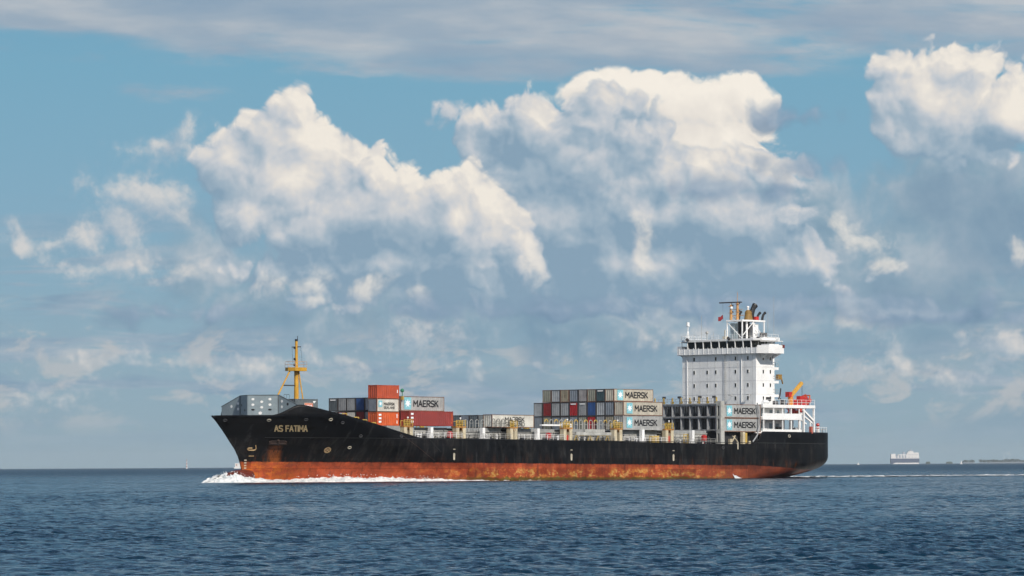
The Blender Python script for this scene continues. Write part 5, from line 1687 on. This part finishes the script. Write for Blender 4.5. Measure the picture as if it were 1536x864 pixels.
# container ahead of all others, behind the mast
r = container(83.3, 1.25, 12.95, 6.06, H8, C_SLATE, 'dark slate container with an orange label, foremost of all, behind the yellow mast', GA, frame=C_SLATE)
MB().box(-4.75, -2.45, 1.2, 1.225, 0.75, 1.85).build('label_border', paint('label_pale', (0.62, 0.42, 0.34), 0.5), r)
MB().box(-4.6, -2.6, 1.225, 1.24, 0.9, 1.7).build('orange_label', paint('label_orange', (0.68, 0.12, 0.03), 0.5), r)
b = MB()
for i in range(5): b.box(-4.4 + .36 * i, -4.2 + .36 * i, 1.24, 1.25, 1.15, 1.5)
b.build('label_writing', STARWHITE, r)
MB().box(-2.25, -1.2, 1.2, 1.23, 0.8, 1.15).build('label_writing', STARWHITE, r)
MB().prism([(-5.6, 2.2), (-4.7, 2.2), (-5.0, 1.75)], 'y', 1.2, 1.23).build('corner_mark', STARWHITE, r)
# supports under the container ahead of the others and under the forward row
MB().box(77.4, 83.2, 0.1, 2.4, 10.6, 12.93).build('container_seat', DARK, SHIP)
MB().box(60.5, 68.0, -12.0, 12.0, 9.0, 10.40).build('hatch_cover', bpy.data.materials['hatch_grey'], SHIP)
# green and yellow lamp on the lashing tower by the stack
MB().tube((61.9, 10.2, 16.2), (61.9, 10.2, 17.2), 0.08, n=5).sphere((61.9, 10.2, 17.3), 0.38, 8, 6).build('green_lamp', paint('lamp_green', (0.03, 0.22, 0.12), 0.4), SHIP)
MB().box(61.75, 62.05, 9.9, 10.5, 15.5, 16.2).build('lamp_bracket', SAFETY_YELLOW, SHIP)

# ================================================================== broken water
FOAM = bpy.data.materials.new('white_water'); _N = NT(FOAM)
_fn = _N.noise(1.4, 6, 0.7)
_N.l(_N.mix(_N.ss(_fn, 0.34, 0.60), (0.42, 0.47, 0.50), (0.78, 0.78, 0.77)), _N.b.inputs['Base Color'])
_N.b.inputs['Roughness'].default_value = 0.9
_N.b.inputs['Specular IOR Level'].default_value = 0.1


def fbm(x, y, s, oct_=4, seed=0.0):
    v = 0; a = 1; t = 0
    for o in range(oct_):
        v += a * mnoise.noise(Vector((x * s, y * s, seed + o * 7.1))); t += a; a *= 0.6; s *= 2.1
    return v / t


def foam_ridge(b, pts, prof_n=14, seed=0.0):
    """a tumbling ridge of white water along pts: (x, y, inner y dir, width, height)"""
    rows = []
    for k, (x, y, ny, w, h) in enumerate(pts):
        row = []
        for j in range(prof_n + 1):
            t = j / prof_n
            yy = y + ny * (-0.6 + (w + 0.6) * t)
            body = h * (1 - t ** 1.7) * (0.75 + 0.55 * fbm(x, yy, 0.35, 3, seed)) + 0.16 * math.sin(math.pi * t)
            z = body * (1.0 + 0.75 * fbm(x, yy, 1.0, 5, seed + 3)) + 0.10 * fbm(x, yy, 3.1, 3, seed + 5)
            z *= smooth01((1 - t) * 4)
            row.append((x + 0.25 * fbm(x, yy, 0.9, 3, seed + 9), yy + 0.3 * fbm(x, yy, 0.8, 3, seed + 11), max(z, 0.0) - 0.18 - 0.25 * t))
        rows.append(row)
    n = prof_n + 1
    vs = [p for r in rows for p in r]
    fs = [(k * n + j, (k + 1) * n + j, (k + 1) * n + j + 1, k * n + j + 1) for k in range(len(rows) - 1) for j in range(prof_n)]
    b.add(vs, fs)


def world_foam(b, name, label, ship_z=True):
    # ship coordinates to world; the foam floats at the sea's own level
    out = []
    X = np.array([v[0] for v in b.v]); Y = np.array([v[1] for v in b.v]); Z = np.array([v[2] for v in b.v])
    wx = SHIP_X - X * math.cos(TH) + Y * math.sin(TH); wy = SHIP_Y - X * math.sin(TH) - Y * math.cos(TH)
    zs, _, _ = sea_height(wx, wy, 1.0)
    b.v = list(zip(wx, wy, Z + zs))
    o = b.build(name, FOAM, None, smooth=True)
    return tag(o, label, 'foam', kind='stuff')


bf = MB()
FX = [22, 28, 36, 46, 54, 62, 70, 78, 83, 86.5, 90, 93, 95.5, 97.5, 99.5, 101.5, 103.5, 105.2]
FH = [0.10, 0.30, 0.22, 0.48, 0.9, 1.2, 1.4, 1.6, 1.3, 0.9, 1.1, 1.4, 2.1, 2.6, 2.7, 2.2, 1.2, 0.1]
FWID = [1.2, 1.6, 1.8, 2.2, 2.8, 3.4, 4.0, 4.8, 5.4, 5.8, 6.2, 6.5, 6.4, 5.8, 5.0, 4.0, 2.6, 1.0]
for s in (1, -1):
    pts = []
    for X in np.arange(105.2, 22 if s > 0 else 70, -0.22):
        hb_ = half_breadth(X, 0.4) if X < 94.9 else 0.0
        pts.append((X, s * (hb_ - 0.1), s, float(interp(X, FX, FWID)), float(interp(X, FX, FH)) * 0.85))
    foam_ridge(bf, pts, prof_n=18, seed=2.0 * s)
# flung drops above the breaking bow wave
rnd = random.Random(5)
for i in range(380):
    X = rnd.choice([rnd.uniform(93, 104), rnd.uniform(54, 86)])
    hb_ = half_breadth(X, 0.4) if X < 94.9 else 0.0
    y = hb_ + rnd.uniform(0.1, 3.0)
    top = interp(X, [54, 64, 74, 84, 93, 98, 101, 104], [0.9, 1.2, 1.6, 1.3, 1.2, 2.2, 2.2, 0.8])
    r_ = rnd.uniform(0.03, 0.13)
    bf.sphere((X, y, rnd.uniform(0.1, 1.0) * float(top)), r_, 5, 3, 0.8)
world_foam(bf, 'bow_wave_foam', 'white bow wave curling along the red hull')

# discharge splash at the after hull
bs = MB()
rows = []
for k in range(15):
    t = k / 14
    X = -33.0 - 3.6 * t
    h = 1.25 * (1 - t) ** 1.3 + 0.08
    row = []
    for j in range(9):
        u = j / 8
        row.append((X - 0.5 * u + 0.2 * fbm(X, u, 2, 3), 13.4 + 1.3 * u * (0.5 + 0.6 * t), h * (1 - u * u) * (1 + 0.5 * fbm(X * 2, u * 3, 1.2, 3, 4)) - 0.25))
    rows.append(row)
bs.add([p for r in rows for p in r], [(k * 9 + j, (k + 1) * 9 + j, (k + 1) * 9 + j + 1, k * 9 + j + 1) for k in range(14) for j in range(8)])
world_foam(bs, 'discharge_splash', 'white splash of water falling from the after hull')

# wake astern: ragged foam along the two edges and the churned middle
wk = MB()
def foam_band(yc, half, x0, x1, dens, seed, lift):
    Xs = []
    x = x0
    while x > x1:
        Xs.append(x); x -= 0.5 + 0.004 * (x0 - x)
    nj = 8
    for k in range(len(Xs) - 1):
        for j in range(nj):
            vs = []
            for (X, u) in ((Xs[k], j), (Xs[k + 1], j), (Xs[k + 1], j + 1), (Xs[k], j + 1)):
                y = yc(X) + half(X) * (-1 + 2 * u / nj)
                vs.append((X, y, lift + 0.16 * fbm(X, y, 0.7, 3, seed)))
            xm = (Xs[k] + Xs[k + 1]) / 2; ym = yc(xm) + half(xm) * (-1 + 2 * (j + .5) / nj)
            edge_ = 1 - abs(-1 + 2 * (j + .5) / nj)
            if fbm(xm * 0.35, ym, 0.55, 4, seed + 20) + edge_ * 0.5 + dens(xm) > 0.32:
                wk.add(vs, [(0, 1, 2, 3)])
fade = lambda X: 0.42 * math.exp(-(-66 - X) / 60.0) - 0.2
foam_band(lambda X: 11.0 + 0.02 * (-66 - X), lambda X: 2.6 + 0.003 * (-66 - X), -57, -330, fade, 1.0, 0.16)
foam_band(lambda X: -(11.0 + 0.02 * (-66 - X)), lambda X: 2.4 + 0.003 * (-66 - X), -62, -330, fade, 6.0, 0.10)
foam_band(lambda X: 0.0, lambda X: 8.0, -66, -300, lambda X: 0.28 * math.exp(-(-66 - X) / 90.0) - 0.12, 11.0, 0.08)
world_foam(wk, 'wake_foam', 'thin white wake trailing astern of the ship')

# ================================================================== far things on the horizon
def at(px, dist, z=0.0):
    """a point of the sea surface seen under picture column px (photo pixels), dist metres out"""
    return Vector(((px - 768) / FPX * dist, dist, z))


def scale_at(dist): return dist / FPX   # metres per photo pixel


# --- ro-ro ferry
fd = 17000.0; s = scale_at(fd)
FER = empty('ferry', 'hazy white ferry with a dark blue hull far off on the right horizon', 'ferry', Matrix.Translation(at(1355, fd)) @ Matrix.Rotation(R(3), 4, 'Z'))
FBLUE = paint('ferry_blue', (0.06, 0.085, 0.15), 0.5); FWHITE = paint('ferry_white', (0.72, 0.70, 0.68), 0.5, grime=0.1); FGREY = paint('ferry_grey', (0.34, 0.38, 0.44), 0.5)
def P_(px0, px1, y0, y1, z0, z1, name, mat):
    return MB().box((px0 - 1355) * s, (px1 - 1355) * s, y0, y1, (z0) * s, (z1) * s).build(name, mat, FER)
b = MB(); hw_ = 12.0
b.prism([((-21) * s, 0.0), (21.5 * s, 0.0), (21.5 * s, 8.2 * s), (-21.5 * s, 8.2 * s)], 'y', -hw_, hw_); b.build('hull', FBLUE, FER)
MB().prism([(-19 * s, -0.5), (21 * s, -0.5), (21 * s, 1.9 * s), (-15 * s, 1.9 * s)], 'y', -hw_ - .4, hw_ + .4).build('waterline_band', FWHITE, FER)
P_(1334, 1376.5, -11, 11, 8.2, 12, 'superstructure', FWHITE); P_(1358, 1376, -10.5, 10.5, 12, 17, 'superstructure', FWHITE)
P_(1334, 1341, -10.5, 10.5, 12, 15.2, 'superstructure', FWHITE); P_(1345, 1359, -9.5, 9.5, 12, 14.5, 'superstructure', FWHITE); P_(1360, 1368, -9.5, 9.5, 17, 19.0, 'bridge', FWHITE)
for p in (1341.5, 1346, 1350.5, 1354.5): P_(p, p + 2.2, -11.5, 11.5, 8.6, 13.4, 'dark_bay', FGREY)
P_(1362, 1366, -6, 6, 19.0, 21.2, 'funnel', FGREY); P_(1352, 1355.5, -5, 5, 14.5, 18.2, 'funnel', FGREY); P_(1338.6, 1339.4, -1, 1, 15.2, 18.6, 'mast', FGREY)
b = MB()
for k in range(8): b.box((1359.5 + 2.1 * k - 1355) * s, (1360.6 + 2.1 * k - 1355) * s, -11.1, -10.6, 13.4 * s, 14.2 * s); b.box((1359.5 + 2.1 * k - 1355) * s, (1360.6 + 2.1 * k - 1355) * s, -11.1, -10.6, 9.6 * s, 10.4 * s)
b.build('window_row', FGREY, FER)

# --- wooded shore, low islets
LEAFM = bpy.data.materials.new('far_foliage'); _n = NT(LEAFM)
_n.l(_n.mix(_n.noise(0.06, 4, 0.6), (0.030, 0.046, 0.036), (0.060, 0.080, 0.060)), _n.b.inputs['Base Color'])
SHORE = paint('pale_mirage_line', (0.17, 0.20, 0.22), 0.9)  # paler than the trees: the light mirage line below them is in this colour
td = 19500.0; s2 = scale_at(td)
def shore(px0, px1, label):
    b = MB(); n = 24; vs = []
    for i in range(n + 1):
        t = i / n; x = at(px0 + (px1 - px0) * t, td).x; h = 2.2 * s2 * min(1, 6 * t, 6 * (1 - t)) ** .5
        vs += [(x, td - 25, -0.5), (x, td - 8, h), (x, td + 70, h), (x, td + 90, -0.5)]
    fs = []
    for i in range(n):
        for j in range(3): fs.append((4 * i + j, 4 * (i + 1) + j, 4 * (i + 1) + j + 1, 4 * i + j + 1))
    b.add(vs, fs)
    o = b.build('shore', SHORE); return tag(o, label, 'shore', kind='structure')
shore(1441, 1461, 'short low shore with the pale mirage line in its colour'); shore(1463, 1640, 'long low shore with the pale mirage line in its colour')
def clump_tree(px, h, r, seed):
    """a tree of the far shore: trunk and an uneven crown of leaf clumps"""
    rnd = random.Random(seed)
    t = empty('shore_tree', 'hazy dark tree in the band of woodland on the far right shore', 'tree', Matrix.Translation(at(px, td + 20, 1.7 * s2)), 'trees on the far shore')
    MB().tube((0, 0, 0), (0, 0, h * 0.5), 0.6, 0.35, 6).build('trunk', paint('far_bark', (0.06, 0.05, 0.04), 0.9) if 'far_bark' not in bpy.data.materials else bpy.data.materials['far_bark'], t)
    b = MB()
    for i in range(26):
        a_ = rnd.uniform(0, 2 * math.pi); rr = r * math.sqrt(rnd.random()); z = h * (0.12 + 0.80 * rnd.random() ** 0.8)
        k = rnd.uniform(0.22, 0.42) * r * (1.15 - 0.5 * z / h)
        b.sphere((rr * math.cos(a_) * (1.2 - 0.5 * z / h), rr * math.sin(a_), z), k, 6, 4, rnd.uniform(0.6, 0.9))
    for v in range(len(b.v)):
        x, y, z = b.v[v]; b.v[v] = (x + rnd.uniform(-.5, .5), y + rnd.uniform(-.5, .5), z + rnd.uniform(-.4, .4))
    b.build('crown', LEAFM, t)
px = 1444.0; k = 0
rnd = random.Random(3)
while px < 1620:
    if not (1449.5 < px < 1452.0 or 1458.5 < px < 1466.5):
        hpx = rnd.uniform(3.0, 4.6) + (1.0 if 1505 < px < 1525 else 0)
        clump_tree(px, hpx * s2, rnd.uniform(1.5, 2.4) * s2, k)
        k += 1
    px += rnd.uniform(1.6, 2.6)
def islet(px, w, label):
    d = 18000.0; q = scale_at(d); b = MB(); n = 14; vs = []
    for i in range(n + 1):
        t = i / n; x = at(px, d).x + (t - .5) * w * q; h = (0.6 + 1.5 * math.sin(math.pi * t) ** .6 * (0.8 + 0.3 * math.sin(i * 2.1))) * q
        vs += [(x, d - 8, -0.5), (x, d, 2.2 * q + h * .6), (x, d + 16, -0.5)]
    fs = []
    for i in range(n):
        for j in range(2): fs.append((3 * i + j, 3 * (i + 1) + j, 3 * (i + 1) + j + 1, 3 * i + j + 1))
    b.add(vs, fs)
    tag(b.build('islet', LEAFM), label, 'islet')
islet(1390, 6.5, 'tiny dark islet just right of the far ferry'); islet(1422, 9, 'flat dark islet between the ferry and the wooded shore')

# --- wind turbines beyond the wood
TWHITE = paint('turbine_white', (0.75, 0.75, 0.75), 0.5, grime=0.05, streak=0)
def turbine(px, hub, blade, rot, label):
    d = 21000.0; q = scale_at(d)
    t = empty('wind_turbine', label, 'wind turbine', Matrix.Translation(at(px, d)), 'wind turbines beyond the far shore')
    MB().tube((0, 0, 0), (0, 0, hub * q), 0.9, 0.5, 8).build('tower', TWHITE, t)
    MB().box(-0.9, 0.9, -2, 2, hub * q - 0.9, hub * q + 0.9).build('nacelle', TWHITE, t)
    for i in range(3):
        a_ = rot + i * 2 * math.pi / 3; c_, s_ = math.cos(a_), math.sin(a_)
        MB().add([(0.5 * -s_, -2.4, hub * q + 0.5 * c_), (-0.5 * -s_, -2.4, hub * q - 0.5 * c_), (blade * q * c_, -2.4, hub * q + blade * q * s_),
                  (0.5 * -s_, -2.1, hub * q + 0.5 * c_), (-0.5 * -s_, -2.1, hub * q - 0.5 * c_), (blade * q * c_, -2.1, hub * q + blade * q * s_)],
                 [(0, 1, 2), (5, 4, 3), (0, 3, 4, 1), (1, 4, 5, 2), (2, 5, 3, 0)]).build('blade', TWHITE, t)
turbine(1504, 14, 7, 0.5, 'faint white wind turbine beyond the woods, the left one of two')
turbine(1511.5, 15, 7.5, 1.5, 'faint white wind turbine beyond the woods, the right one of two')

# --- banded beacon tower, boxy vessel, sails
bd = 9000.0; q = scale_at(bd)
B_ = empty('beacon_tower', 'slim pale beacon tower with faint red bands on the left horizon', 'beacon', Matrix.Translation(at(279, bd)))
TR = paint('beacon_red', (0.42, 0.20, 0.18), 0.5)
b = MB()
for k in range(5): b.tube((0, 0, k * 2.2 * q), (0, 0, (k + 1) * 2.2 * q), (1.05 - .08 * k) * q, (0.97 - .08 * k) * q, 10, mi=k % 2)
b.build('tower', [FWHITE, TR], B_)
MB().tube((0, 0, 11 * q), (0, 0, 11.5 * q), 1.0 * q, n=10).build('lamp_gallery', FWHITE, B_)
MB().tube((0, 0, 11.5 * q), (0, 0, 13.2 * q), .5 * q, .4 * q, 8).tube((0, 0, 13.2 * q), (0, 0, 14.6 * q), .45 * q, .05 * q, 8).build('lantern', TR, B_)
bd = 8200.0; q = scale_at(bd)
Vs = empty('small_vessel', 'small boxy white vessel on the horizon just left of the red bow', 'vessel', Matrix.Translation(at(354.5, bd)))
MB().prism([(-4.5 * q, 0), (6 * q, 0), (7 * q, 2.2 * q), (-4.8 * q, 2.2 * q)], 'y', -3, 3).build('hull', FWHITE, Vs)
MB().box(-3.2 * q, 4.5 * q, -2.5, 2.5, 2.2 * q, 8.0 * q).build('cabin', FWHITE, Vs)
MB().box(-1.6 * q, 0.2 * q, -2.56, -2.5, 4.2 * q, 6.6 * q).build('cabin_window', paint('vessel_pink', (0.45, 0.22, 0.18), 0.5), Vs)
MB().tube((2 * q, 0, 8 * q), (2 * q, 0, 10.5 * q), 0.25 * q, n=6).build('mast', FWHITE, Vs)
for px, d, h, lb in ((1285.5, 9500, 4.2, 'tiny white sailing boat on the horizon left of the ferry'), (1440, 10500, 6.5, 'tiny white sailing boat on the horizon left of the wooded shore')):
    q = scale_at(d)
    Sb = empty('sailing_boat', lb, 'sailing boat', Matrix.Translation(at(px, d)), 'sailing boats on the horizon')
    MB().prism([(-1.5 * q, 0), (1.5 * q, 0), (1.8 * q, .8 * q), (-1.6 * q, .8 * q)], 'y', -1, 1).build('hull', FWHITE, Sb)
    MB().prism([(-1.2 * q, 1.0 * q), (0.6 * q, 1.0 * q), (0.5 * q, h * q)], 'y', -.1, .1).build('sail', FWHITE, Sb)
    MB().tube((.6 * q, 0, .8 * q), (.6 * q, 0, (h + .3) * q), .1 * q, n=5).build('mast', FWHITE, Sb)

# ================================================================== sea haze
HZ = MB().box(-25500, 25500, -400, 25500, -4.0, 90.0).build('haze', bpy.data.materials.new('haze'))
tag(HZ, 'thin blue sea haze over the water', 'haze', kind='stuff')
_m = HZ.data.materials[0]; _m.use_nodes = True
_t = _m.node_tree; _t.nodes.clear()
_pv = _t.nodes.new('ShaderNodeVolumePrincipled'); _pv.inputs['Color'].default_value = (0.80, 0.88, 0.95, 1); _pv.inputs['Density'].default_value = 2.0e-5
_pv.inputs['Anisotropy'].default_value = 0.0
_o = _t.nodes.new('ShaderNodeOutputMaterial'); _t.links.new(_pv.outputs[0], _o.inputs['Volume'])
HZ.display_type = 'WIRE'
